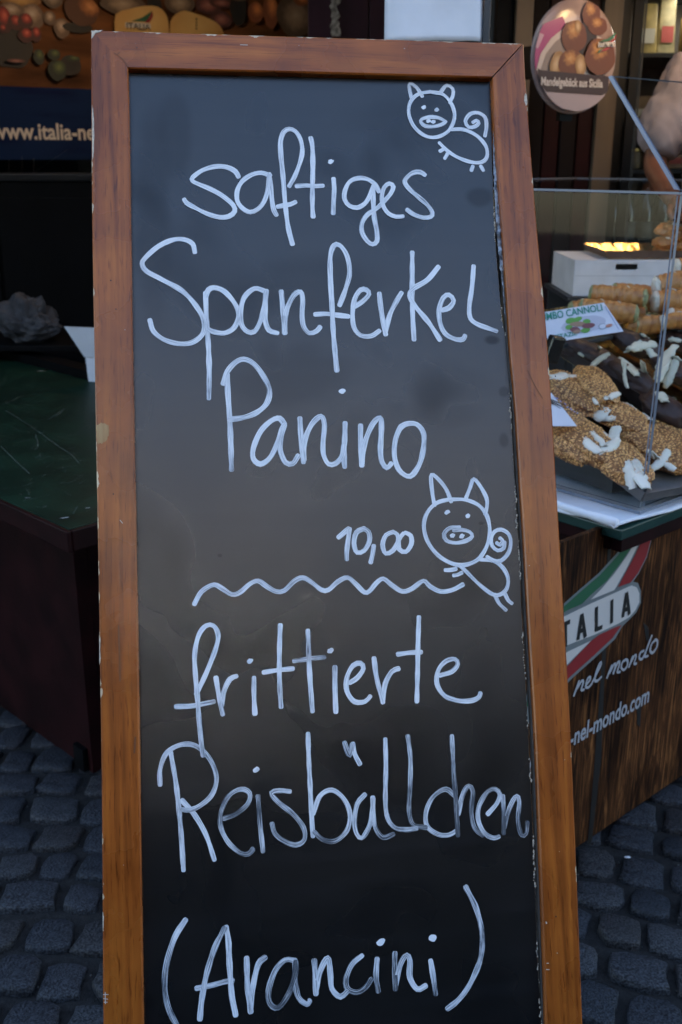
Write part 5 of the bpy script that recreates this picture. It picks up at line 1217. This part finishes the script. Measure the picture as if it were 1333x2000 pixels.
for i, a in enumerate([('chocolate pastry with ivory flakes at the near left of the gold tray', (1165, 700), (1225, 735), .17, .085, .06, .035, [((1160, 700), (1182, 696), .012), ((1172, 682), (1196, 672), .009)]),
    ('chocolate pastry fanned with ivory flakes in the middle of the gold tray', (1225, 735), (1290, 775), .17, .09, .06, .037, [((1207, 722), (1213, 746), .008), ((1222, 706), (1246, 738), .022), ((1236, 698), (1255, 726), .015), ((1250, 726), (1285, 716), .014)]),
    ('chocolate pastry at the back of the gold tray under a large ivory flake', (1240, 672), (1300, 700), .16, .085, .058, .042, [((1240, 670), (1276, 668), .024), ((1252, 660), (1270, 655), .014), ((1290, 690), (1306, 702), .02), ((1206, 682), (1226, 680), .008)]),
    ('chocolate pastry at the front corner of the gold tray', (1300, 800), (1350, 830), .15, .09, .06, .036, [((1290, 770), (1296, 790), .02), ((1306, 758), (1318, 775), .014), ((1316, 750), (1336, 772), .022)]),
    ('chocolate pastry at the right edge of the picture in the gold tray', (1330, 730), (1390, 760), .17, .09, .06, .04, [((1288, 712), (1312, 690), .026), ((1296, 724), (1318, 716), .02), ((1316, 702), (1345, 698), .022)]),
    ('chocolate pastry at the far right back of the gold tray', (1340, 672), (1400, 690), .16, .085, .058, .042, [((1312, 655), (1330, 662), .012)]),
    ('chocolate pastry at the far left of the gold tray near the card', (1128, 680), (1160, 695), .14, .08, .055, .036, [((1105, 694), (1116, 700), .008)])]): choc(i, *a)
def wedge(label, o_, ex, ey, ez, x0, x1, y0, y1):
    top = [o_ + ex * a + ey * b_ - ez * .0015 for a, b_ in ((x0, y0), (x1, y0), (x1, y1), (x0, y1))]
    c0 = Vector((top[0].x, top[0].y, .867)); low = [Vector((p.x, p.y, .867)) for p in top]; P = [p - c0 for p in low + top]
    tag(obj('tray_wedge', new_mesh('tray_wedge', P, [(3, 2, 1, 0), (4, 5, 6, 7), (0, 1, 5, 4), (1, 2, 6, 5), (2, 3, 7, 6), (3, 0, 4, 7)], STEPM), None, c0), label, 'wedge', 'tray wedges')
wedge('dark wedge propping up the front tray of brittle pastries', T0, ex_, ey_, ez1, .03, .40, .12, .38)
wedge('dark wedge propping up the gold tray of chocolate pastries', Q0, ex2, ey2, ez2, .04, .44, .25, .32)
# --- golden cannoli on a gold board
G0 = gz(1250, 655, 1.17); G1 = gz(1085, 598, 1.20)
gy_ = RA; gx_ = RB
step((.40, .49, .862), (.85, .34, 1.140 - .862), 'dark riser under the cannoli and the white box')
GT = rcb + RB * .60 + RA * .505 + UPV * 1.1415
t3, ez3 = tray('gold_board', 'gold board carrying pistachio cannoli beside the green-lettered card', GT - RB * .16 + UPV * .0, RB, RA, .55, .30, .022, GOLD, GOLD, .01)
CAN = mat('cannoli_crust', (.52, .25, .075), .4, color2=(.33, .125, .03), vscale=45, thr=(.35, .65), bump=.5, bscale=120, spec=.55)
PIST = mat('pistachio_cream', (.34, .34, .17), .6, color2=(.22, .24, .10), vscale=90, bump=.6, bscale=150, sub=.1)
def cannolo(idx, label, p0_, p1_, Yd, r0, cream, grp='pistachio cannoli', Yd1=None):
    a = gy(*p0_, Yd); b_ = gy(*p1_, Yd1 or Yd); d = (b_ - a); L = d.length; d.normalize()
    ref = UPV if abs(d.z) < .9 else RB; y_ = ref.cross(d).normalized(); M = frame(a, (d, y_, d.cross(y_)))
    t = tag(bpy.data.objects.new('cannolo', None), label, 'pastry', grp); col.objects.link(t); t.matrix_world = M
    V, F = [], []; n_, sg_ = 64, 28
    for i in range(n_ + 1):
        x = L * i / n_
        for k in range(sg_):
            th_ = 2 * math.pi * k / sg_; ph_ = (x / .021 + k / sg_ + .5 * noise.noise(Vector((x * 25, idx * 3.3, math.cos(th_))))) % 1.0
            r_ = r0 * (.92 + .10 * math.sin(math.pi * ph_) ** .6) * (1 + .06 * noise.noise(Vector((x * 40, math.cos(th_) * 1.5, math.sin(th_) * 1.5 + idx))))
            r_ *= .82 + .18 * math.sin(math.pi * (.15 + .7 * i / n_))
            V.append((x, r_ * math.cos(th_), r_ * math.sin(th_)))
    for i in range(n_):
        for k in range(sg_): F.append((i * sg_ + k, i * sg_ + (k + 1) % sg_, (i + 1) * sg_ + (k + 1) % sg_, (i + 1) * sg_ + k))
    obj('shell', new_mesh('shell', V, F, CAN, True), t)
    for e, nm in ((L, 'filling'), (0, 'filling')):
        v, f = lump(r0 * .42, r0 * .86, r0 * .86, 4, .16, 2.6, idx + e * 10); obj(nm, new_mesh(nm, [q + Vector((e, 0, 0)) for q in v], f, cream, True), t)
    # icing drizzle crescents
    for j in range(2):
        x = L * (.3 + .33 * j); pts = [(x + .004 * k, r0 * 1.03 * math.cos(1.2 + k * .28), r0 * 1.03 * math.sin(1.2 + k * .28)) for k in range(4)]
        v, f = tubevf(pts, [.0007, .0014, .0014, .0006], 6); obj('icing_drizzle', new_mesh('icing_drizzle', v, f, CREAM, True), t)
    return t
Yk = 2.98
cannolo(0, 'pistachio cannolo on top of the pile beside the white box', (1158, 574), (1258, 582), Yk + .02, 0.0286, PIST, Yd1=Yk - .03)
cannolo(1, 'pistachio cannolo in front just behind the card', (1138, 601), (1240, 613), Yk - .05, 0.0286, PIST, Yd1=Yk - .09)
cannolo(2, 'pistachio cannolo low in the pile with green end under the top one', (1168, 612), (1256, 612), Yk + .02, 0.0286, PIST)
cannolo(3, 'pistachio cannolo peeking out behind the pile by the glass', (1190, 592), (1280, 592), Yk + .05, 0.0286, PIST)
cannolo(4, 'pistachio cannolo at the bottom front, mostly hidden by the card', (1165, 634), (1240, 636), Yk - .06, 0.0264, PIST)
cannolo(5, 'big golden cannolo leaning by the acrylic corner, upper', (1285, 562), (1370, 548), Yk + .04, 0.0396, CREAM, 'plain cream cannoli')
cannolo(6, 'big golden cannolo below the upper one by the acrylic corner', (1282, 590), (1370, 590), Yk - .0, 0.0363, CREAM, 'plain cream cannoli')
cannolo(7, 'cream-ended cannolo lowest by the acrylic corner', (1310, 618), (1400, 640), Yk - .04, 0.0286, CREAM, 'plain cream cannoli')
cannolo(8, 'golden cannolo standing highest at the right edge of the case', (1325, 525), (1390, 520), Yk + .06, 0.0330, CREAM, 'plain cream cannoli')
cannolo(9, 'cream-ended cannolo lying before the stacked ones at the right', (1392, 622), (1296, 628), Yk - .07, 0.0242, CREAM, 'plain cream cannoli')
cannolo(10, 'pistachio cannolo at the far left of the pile behind the card', (1118, 606), (1180, 600), Yk + .03, .0286, PIST)
cannolo(11, 'pistachio cannolo lying across the back of the pile by the white box', (1200, 570), (1290, 578), Yk + .12, .0286, PIST)
cannolo(12, 'pistachio cannolo sticking out lowest in front of the big golden ones', (1215, 640), (1290, 632), Yk - .05, .027, PIST)
# --- cards
def card(name, label, pts, deps, prints):
    P = [gy(px, py, d) for (px, py), d in zip(pts, deps)]      # top left, top right, bottom right, bottom left
    ex = (P[1] - P[0]).normalized(); n_ = ex.cross(P[3] - P[0]).normalized(); n_ = -n_ if n_.dot(CAM - P[0]) < 0 else n_; ey = n_.cross(ex)
    M = frame(P[3], (ex, ey, n_)); Mi = M.inverted()
    t = tag(bpy.data.objects.new(name, None), label, 'price card', 'price cards'); col.objects.link(t); t.matrix_world = M
    L = [Mi @ p for p in P]; V = [(q.x, q.y, 0) for q in L] + [(q.x, q.y, -.0012) for q in L]
    obj('card_sheet', new_mesh('card_sheet', V, [(0, 3, 2, 1), (4, 5, 6, 7), (0, 1, 5, 4), (1, 2, 6, 5), (2, 3, 7, 6), (3, 0, 4, 7)], mat('card_white', (.66, .66, .72), .35, .03, 20, spec=.4)), t)
    def cq(px, py): q = Mi @ gpl(px, py, P[3], n_); return Vector((q.x, q.y))
    prints(t, cq); return t
def pr1(t, cq):
    TEAL = mat('print_teal', (.02, .22, .15), .5)
    V, F = textvf('JUMBO CANNOLI', .02); a, b_, c, d = cq(1053, 629), cq(1178, 607), cq(1051, 614), cq(1175, 594)
    mx_ = max(v[0] for v in V); mh_ = max(v[1] for v in V)
    def mp(v): s = v[0] / mx_; lo = a.lerp(b_, s); hi = c.lerp(d, s); q = lo.lerp(hi, max(0, v[1] / mh_)); return (q.x, q.y, .0011)
    obj('lettering', new_mesh('lettering', [mp(v) for v in V], F, TEAL), t)
    V, F = textvf('PISTAZIE', .02); a, b_, c, d = cq(1079, 664), cq(1128, 655), cq(1077, 656), cq(1126, 647); mx_ = max(v[0] for v in V); mh_ = max(v[1] for v in V)
    def mp2(v): s = v[0] / mx_; lo = a.lerp(b_, s); hi = c.lerp(d, s); q = lo.lerp(hi, max(0, v[1] / mh_)); return (q.x, q.y, .0011)
    obj('lettering', new_mesh('lettering', [mp2(v) for v in V], F, TEAL), t)
    def spot(nm, px, py, rx, ry, m, z, ang=0):
        c = cq(px, py); r1 = (cq(px + rx, py) - c).length; r2 = (cq(px, py - ry) - c).length; e = ellipse(c.x, c.y, r1, r2, 18, ang, .1, px); obj(nm, new_mesh(nm, [(x, y, z) for x, y in e], [tuple(range(18))], m), t)
    spot('printed_shade', 1140, 634, 44, 16, mat('print_pale_shadow', (.50, .49, .56), .5), .0008)
    LG = mat('print_leaf', (.13, .32, .07), .5); NU = mat('print_nut', (.34, .21, .14), .5); PU = mat('print_nut_purple', (.20, .07, .08), .5)
    spot('printed_leaf', 1115, 627, 10, 6, LG, .0012, .3); spot('printed_leaf', 1128, 625, 7, 7, LG, .0013, -.9); spot('printed_leaf', 1146, 629, 8, 5, LG, .0014); spot('printed_leaf', 1112, 640, 7, 5, LG, .0015); spot('printed_leaf', 1144, 646, 9, 5, LG, .0016, .2)
    spot('printed_nut', 1129, 634, 15, 5, NU, .0018, -.25); spot('printed_nut', 1150, 637, 13, 5, PU, .0019, -.1); spot('printed_nut', 1124, 645, 10, 5, PU, .0020, -.6); spot('printed_nut', 1127, 649, 8, 3.5, NU, .0022, .1)
    spot('printed_ring', 1177, 638, 8, 6, mat('print_ring', (.30, .32, .36), .5), .0012); spot('printed_ring_centre', 1178, 638.5, 6.4, 4.6, mat('card_white', (.7, .7, .74), .35), .0016); spot('printed_cone', 1190, 637, 7, 3, mat('print_salmon', (.45, .20, .15), .5), .0019, .25)
    BLU = mat('print_blue_line', (.08, .14, .36), .5); p, q = cq(1182, 599), cq(1209, 644)
    V, F, U = ribbon([p, q], .0006, .0012); obj('printed_line', new_mesh('printed_line', V, F, BLU, uvs=U), t)
card('price_card', 'white card with green lettering and pistachio picture in front of the cannoli', [(1032, 615), (1180, 591), (1218, 643), (1075, 669)], [2.66, 2.62, 2.50, 2.54], pr1)
def pr2(t, cq):
    DK = mat('print_vanilla', (.02, .014, .012), .5); VI = mat('print_lilac', (.34, .28, .50), .5)
    for i in range(9):
        p, q = cq(1068 + i * .6, 776 + i * 1.4), cq(1094 + (i % 4) * 3, 788 + i * 1.3); V, F, U = ribbon([p, (p + q) / 2 + Vector((.001, .001 * (i % 3))), q], .0008, .0010 + i * .00005, seed=i); obj('printed_pod', new_mesh('printed_pod', V, F, DK, uvs=U), t)
    rg_ = random.Random(2)
    for i in range(12):
        c = cq(1080 + i * 4.2 + rg_.uniform(-2, 2), 772 + i * 2.9 + rg_.uniform(0, 4)); e = ellipse(c.x, c.y, rg_.uniform(.0015, .004), rg_.uniform(.001, .002), 9, rg_.uniform(-1, 1), .5, i); obj('printed_petal', new_mesh('printed_petal', [(x, y, .0009 + i * .00004) for x, y in e], [tuple(range(9))], [VI, mat('print_sky_blue', (.20, .32, .55), .5)][i % 2]), t)
card('price_card', 'pale lilac card with vanilla pods lying on the brittle pastries', [(1030, 742), (1078, 768), (1143, 816), (1050, 832)], [2.36, 2.36, 2.29, 2.25], pr2)
# clip of black foil beside the card
q = gy(1082, 680, 2.42); v, f = boxvf(-.02, .02, -.012, .012, -.035, .03, .006)
tag(obj('card_holder', new_mesh('card_holder', v, f, mat('black_foil', (.012, .010, .008), .25)), None, q, (0.2, .2, .5)), 'small black card holder at the frame edge below the green-lettered card', 'card holder')
# --- white carton with hand hole, gold tray of pastries on top
Yw = 3.3
wA, wB_ = gy(1119, 578, Yw), gy(1330, 578, Yw); wz0, wz1 = wA.z, gy(1119, 511, Yw).z
wb = thing('pastry_carton', 'white carton with dark hand hole, carrying the glowing gold tray', 'carton', (wA.x, Yw, wz0))
wd_ = wB_.x - wA.x + .12; hh_ = wz1 - wz0
h0, h1 = gy(1202, 530, Yw).x - wA.x, gy(1245, 530, Yw).x - wA.x; hz0, hz1 = gy(1220, 527, Yw).z - wz0, gy(1220, 515.5, Yw).z - wz0
V = [(0, 0, 0), (wd_, 0, 0), (wd_, 0, hh_), (0, 0, hh_)]; hole = [(h0, 0, hz1), (h1, 0, hz1), (h1, 0, hz0 + .004), (h1 - .005, 0, hz0), (h0 + .005, 0, hz0), (h0, 0, hz0 + .004)]
V += hole
F = [(3, 4, 5, 2), (2, 5, 6, 1), (1, 6, 7), (1, 7, 8, 0), (0, 8, 9), (0, 9, 4, 3)]
me = new_mesh('front', V, F, CARTON); o = obj('front', me, wb); md = o.modifiers.new('t', 'SOLIDIFY'); md.thickness = .004; md.offset = -1
box('side', -.0005, .0035, .0045, .34, 0, hh_, CARTON, wb); box('side', wd_ - .004, wd_, .0045, .34, 0, hh_, CARTON, wb); box('back', .004, wd_ - .0045, .336, .34, 0, hh_, CARTON, wb); box('lid', .0, wd_, .0045, .34, hh_ + .0005, hh_ + .004, CARTON, wb)
box('inside_floor', .004, wd_ - .0045, .005, .335, 0, .004, BLACKM, wb)
box('seam', 0.002, wd_ - .002, -.0012, -.0004, hh_ * .58, hh_ * .60, mat('carton_seam', (.5, .48, .48), .7), wb)
cst = thing('display_step', 'dark riser under the white carton', 'riser', (wA.x - .02, Yw - .03, .862)); box('top_board', 0, wd_, .01, .4, wz0 - .862 - .014, wz0 - .863, STEPM, cst); box('front_board', .01, wd_ - .01, .02, .03, 0, wz0 - .862 - .0145, STEPM, cst); box('back_board', .01, wd_ - .01, .37, .38, 0, wz0 - .862 - .0145, STEPM, cst)
gl0 = gy(1180, 508, Yw + .05); tz = wz1 + .006
BRC = mat('brown_kraft', (.15, .085, .055), .7, .15, 30)
t4, ez4 = tray('gold_tray', 'shining gold-lined brown tray of pastries on the white carton', Vector((gl0.x + .01, Yw + .03, tz)), Vector((1, 0, 0)), Vector((0, 1, 0)), .46, .27, .022, GOLD, BRC, .018, .003, .003)
for i, (px, py, r_, lab) in enumerate([(1312, 450, .030, 'sugared golden pastry on top of the pile on the white carton'), (1338, 440, .032, 'golden pastry at the right edge, top of the pile on the carton'), (1302, 473, .026, 'golden pastry at the left of the pile on the gold tray'), (1324, 478, .028, 'golden pastry low in the pile on the gold tray'), (1348, 480, .03, 'golden pastry at the right edge, low on the gold tray'), (1296, 492, .024, 'small golden pastry nearest the bare gold foil on the carton tray'), (1330, 460, .03, 'golden pastry in the middle of the pile on the carton tray')]):
    q = gy(px, py, Yw + .12 + .02 * (i % 2)); t = thing('golden_pastry', lab, 'pastry', q, group='golden pastries on the carton')
    v, f = lump(r_ * 1.7, r_ * 1.1, r_ * .8, 4, .28, 1.8, i + 20); obj('crust', new_mesh('crust', v, f, CAN, True), t)
    v, f = lump(r_ * .6, r_ * .5, r_ * .25, 3, .4, 2.5, i); obj('filling', new_mesh('filling', [p + Vector((r_ * .2, -r_ * .4, r_ * .55)) for p in v], f, [CREAM, mat('dark_filling', (.05, .02, .012), .4)][i % 2], True), t)

# ================================================================== VENDOR at the right edge
def skin(name, verts, edges, radii, m, parent, root=0, sub=2):
    me = bpy.data.meshes.new(name); me.from_pydata(verts, edges, []); me.materials.append(m)
    o = obj(name, me, parent); o.modifiers.new('skin', 'SKIN'); sm = o.modifiers.new('sub', 'SUBSURF'); sm.levels = sub; sm.render_levels = sub
    for i, r in enumerate(radii):
        me.skin_vertices[0].data[i].radius = (r, r) if not isinstance(r, tuple) else r; me.skin_vertices[0].data[i].use_root = (i == root)
    o.modifiers['skin'].use_smooth_shade = True
    dg = bpy.context.evaluated_depsgraph_get(); m2 = bpy.data.meshes.new_from_object(o.evaluated_get(dg))
    o.modifiers.clear(); o.data = m2
    for p in m2.polygons: p.use_smooth = True
    return o
Yv = 3.75; sh_ = gy(1340, 128, Yv)           # right shoulder (nearest the picture)
vx = sh_.x + .19; fz = sh_.z - 1.46
vend = thing('person', 'vendor in a pale rose short-sleeved shirt working behind the pastry case', 'person', (vx, Yv, fz))
SK = mat('skin', (.13, .052, .028), .5, .08, 12, sub=.1); SHIRT = mat('pale_rose_shirt', (.27, .225, .22), .85, .2, 9, bump=1, bscale=11, spec=.1); TROU = mat('dark_trousers', (.02, .022, .03), .8); HAIRM = mat('dark_hair', (.02, .013, .010), .5, bump=.6, bscale=150)
el = gy(1276, 322, Yv - .06); hand = gy(1318, 396, Yv - .30)
def L_(p): return (p.x - vx, p.y - Yv, p.z - fz)
E_ = L_(el); H2 = L_(hand)
bv = [(0, 0, .92), (0, -.01, 1.12), (0, 0, 1.32), (0, 0, 1.46), (0, -.01, 1.56), (0, -.03, 1.66), (0, -.03, 1.78), (-.19, 0, 1.44), E_, ((E_[0] + H2[0]) / 2, (E_[1] + H2[1]) / 2, (E_[2] + H2[2]) / 2), H2,
      (.19, 0, 1.44), (.27, -.05, 1.17), (.22, -.22, 1.06), (.14, -.33, 1.04), (-.10, 0, .86), (-.11, -.01, .5), (-.11, .02, .09), (-.11, -.12, .04), (.10, 0, .86), (.11, -.01, .5), (.11, .02, .09), (.11, -.12, .04)]
be = [(0, 1), (1, 2), (2, 3), (3, 4), (4, 5), (5, 6), (3, 7), (7, 8), (8, 9), (9, 10), (3, 11), (11, 12), (12, 13), (13, 14), (0, 15), (15, 16), (16, 17), (17, 18), (0, 19), (19, 20), (20, 21), (21, 22)]
brd = [(.15, .11), (.14, .10), (.155, .11), (.09, .08), .055, (.075, .09), (.07, .085), .06, .042, .038, .028, .06, .042, .036, .028, .085, .055, .04, .035, .085, .055, .04, .035]
skin('body', bv, be, brd, SK, vend)
# hands: palm and five fingers each
def hand_mesh(base_, d, side, nm):
    d = Vector(d).normalized(); s = d.cross(UPV).normalized() * side; parts = []; b_ = Vector(base_)
    pv = [b_, b_ + d * .045, b_ + d * .085]; parts.append(tubevf(pv, [.026, .036, .034], 10))
    for k in range(4):
        r0_ = b_ + d * .08 + s * (.027 - .018 * k); l = (.066, .074, .070, .054)[k]
        parts.append(tubevf([r0_, r0_ + d * l * .45 - UPV * .006, r0_ + d * l * .75 - UPV * .02, r0_ + d * l * .9 - UPV * .034], [.0095, .009, .0085, .007], 8))
    r0_ = b_ + d * .03 + s * .03; parts.append(tubevf([r0_, r0_ + d * .03 + s * .022 - UPV * .006, r0_ + d * .06 + s * .026 - UPV * .015], [.012, .0105, .008], 8))
    v, f = merge(parts); return obj(nm, new_mesh(nm, v, f, SK, True), vend)
hand_mesh(H2, (.25, -.85, -.35), 1, 'hand'); hand_mesh((.14, -.33, 1.04), (-.2, -.9, -.3), -1, 'hand')
# shirt: torso and sleeves, a little larger than the body; sleeve ends above the elbow
sl = Vector((-.19, 0, 1.44)).lerp(Vector(E_), .95)
sr = Vector((.19, 0, 1.44)).lerp(Vector((.27, -.05, 1.17)), .75)
shirt_ = skin('shirt', [(0, 0, .88), (0, -.01, 1.12), (0, 0, 1.32), (0, 0, 1.47), (-.18, 0, 1.44), tuple(Vector((-.19, 0, 1.44)).lerp(sl, .55)), tuple(sl), (.18, 0, 1.44), tuple(Vector((.19, 0, 1.44)).lerp(sr, .5)), tuple(sr)], [(0, 1), (1, 2), (2, 3), (3, 4), (4, 5), (5, 6), (3, 7), (7, 8), (8, 9)], [(.185, .14), (.175, .13), (.19, .14), (.11, .10), .09, .095, .10, .085, .08, .075], SHIRT, vend, 0, 4)
for v_ in shirt_.data.vertices:
    c_ = v_.co; k_ = .016 * noise.noise(Vector((c_.x * 17 + c_.z * 6, c_.y * 17, c_.z * 5))) + .008 * noise.noise(Vector((c_.x * 40 + c_.z * 22, c_.y * 40, c_.z * 14)))
    v_.co = c_ + v_.normal * k_
skin('trousers', [(0, 0, .94), (-.10, 0, .84), (-.11, -.01, .5), (-.11, .02, .12), (.10, 0, .84), (.11, -.01, .5), (.11, .02, .12)], [(0, 1), (1, 2), (2, 3), (0, 4), (4, 5), (5, 6)], [(.165, .125), .105, .075, .06, .105, .075, .06], TROU, vend)
v, f = boxvf(-.17, .17, -.165, -.155, .55, 1.30, .004); obj('apron', new_mesh('apron', v, f, mat('white_apron', (.60, .57, .58), .8, .06, 8, bump=.4, bscale=12)), vend)
V, F = lump(.088, .108, .10, 4, .06, 3, 2); obj('hair', new_mesh('hair', [Vector((q.x, q.y + .012, q.z + 1.765)) for q in V if True], F, HAIRM, True), vend)
for sx in (-1, 1):
    V, F = lump(.014, .008, .008, 2, 0, 1, 1); obj('eye', new_mesh('eye', [Vector((q.x + sx * .032, q.y - .118, q.z + 1.70)) for q in V], F, mat('eye', (.5, .48, .45), .2), True), vend)
    V, F = lump(.010, .02, .03, 2, .1, 2, 3); obj('ear', new_mesh('ear', [Vector((q.x + sx * .082, q.y - .02, q.z + 1.69)) for q in V], F, SK, True), vend)
V, F = lump(.014, .022, .026, 3, .05, 1, 4); obj('nose', new_mesh('nose', [Vector((q.x, q.y - .128, q.z + 1.675)) for q in V], F, SK, True), vend)
V, F = lump(.026, .008, .008, 2, .05, 1, 5); obj('mouth', new_mesh('mouth', [Vector((q.x, q.y - .112, q.z + 1.63)) for q in V], F, mat('lips', (.25, .07, .06), .4), True), vend)
plt = thing('duckboard', 'raised wooden duckboard under the vendor inside the stall', 'platform', (vx, Yv + .0, 0))
for i in range(5): box('board', -.5, .5, -.24 + i * .11, -.145 + i * .11, .0, max(.02, fz - .002), mat('grey_board', (.15, .13, .11), .8, .2, 10), plt)

# warm pendant lamps under the stall roof
def pendant(label, loc, power):
    lp = thing('pendant_lamp', label, 'lamp', loc, group='stall lamps')
    v, f = lathevf([(.03, .14), (.05, .12), (.14, .0), (.135, .0), (.045, .11)], 24); obj('lamp_shade', new_mesh('lamp_shade', v, f, BLACKM, True), lp)
    v, f = lump(.04, .04, .05, 3, 0, 1, 1); obj('bulb', new_mesh('bulb', [q + Vector((0, 0, .03)) for q in v], f, mat('warm_bulb', (1, .8, .5), .5, emit=(1, .62, .28), estr=12), True), lp)
    v, f = tubevf([(0, 0, .14), (0, 0, 2.745 - loc[2])], .004, 6); obj('cable', new_mesh('cable', v, f, BLACKM), lp)
    pd = bpy.data.lights.new('lamp_glow', 'POINT'); pd.energy = power; pd.color = (1, .68, .40); pd.shadow_soft_size = .10; obj('lamp_glow', pd, lp, (0, 0, -.04))
pendant('warm pendant lamp hanging from the stall roof above the pastry case', (1.12, 3.28, 2.2), 1.5)
pendant('unseen warm pendant lamp added under the stall roof to brighten the food banner', (-.75, 4.7, 2.45), 2.3)  # out of view, added to brighten the banner
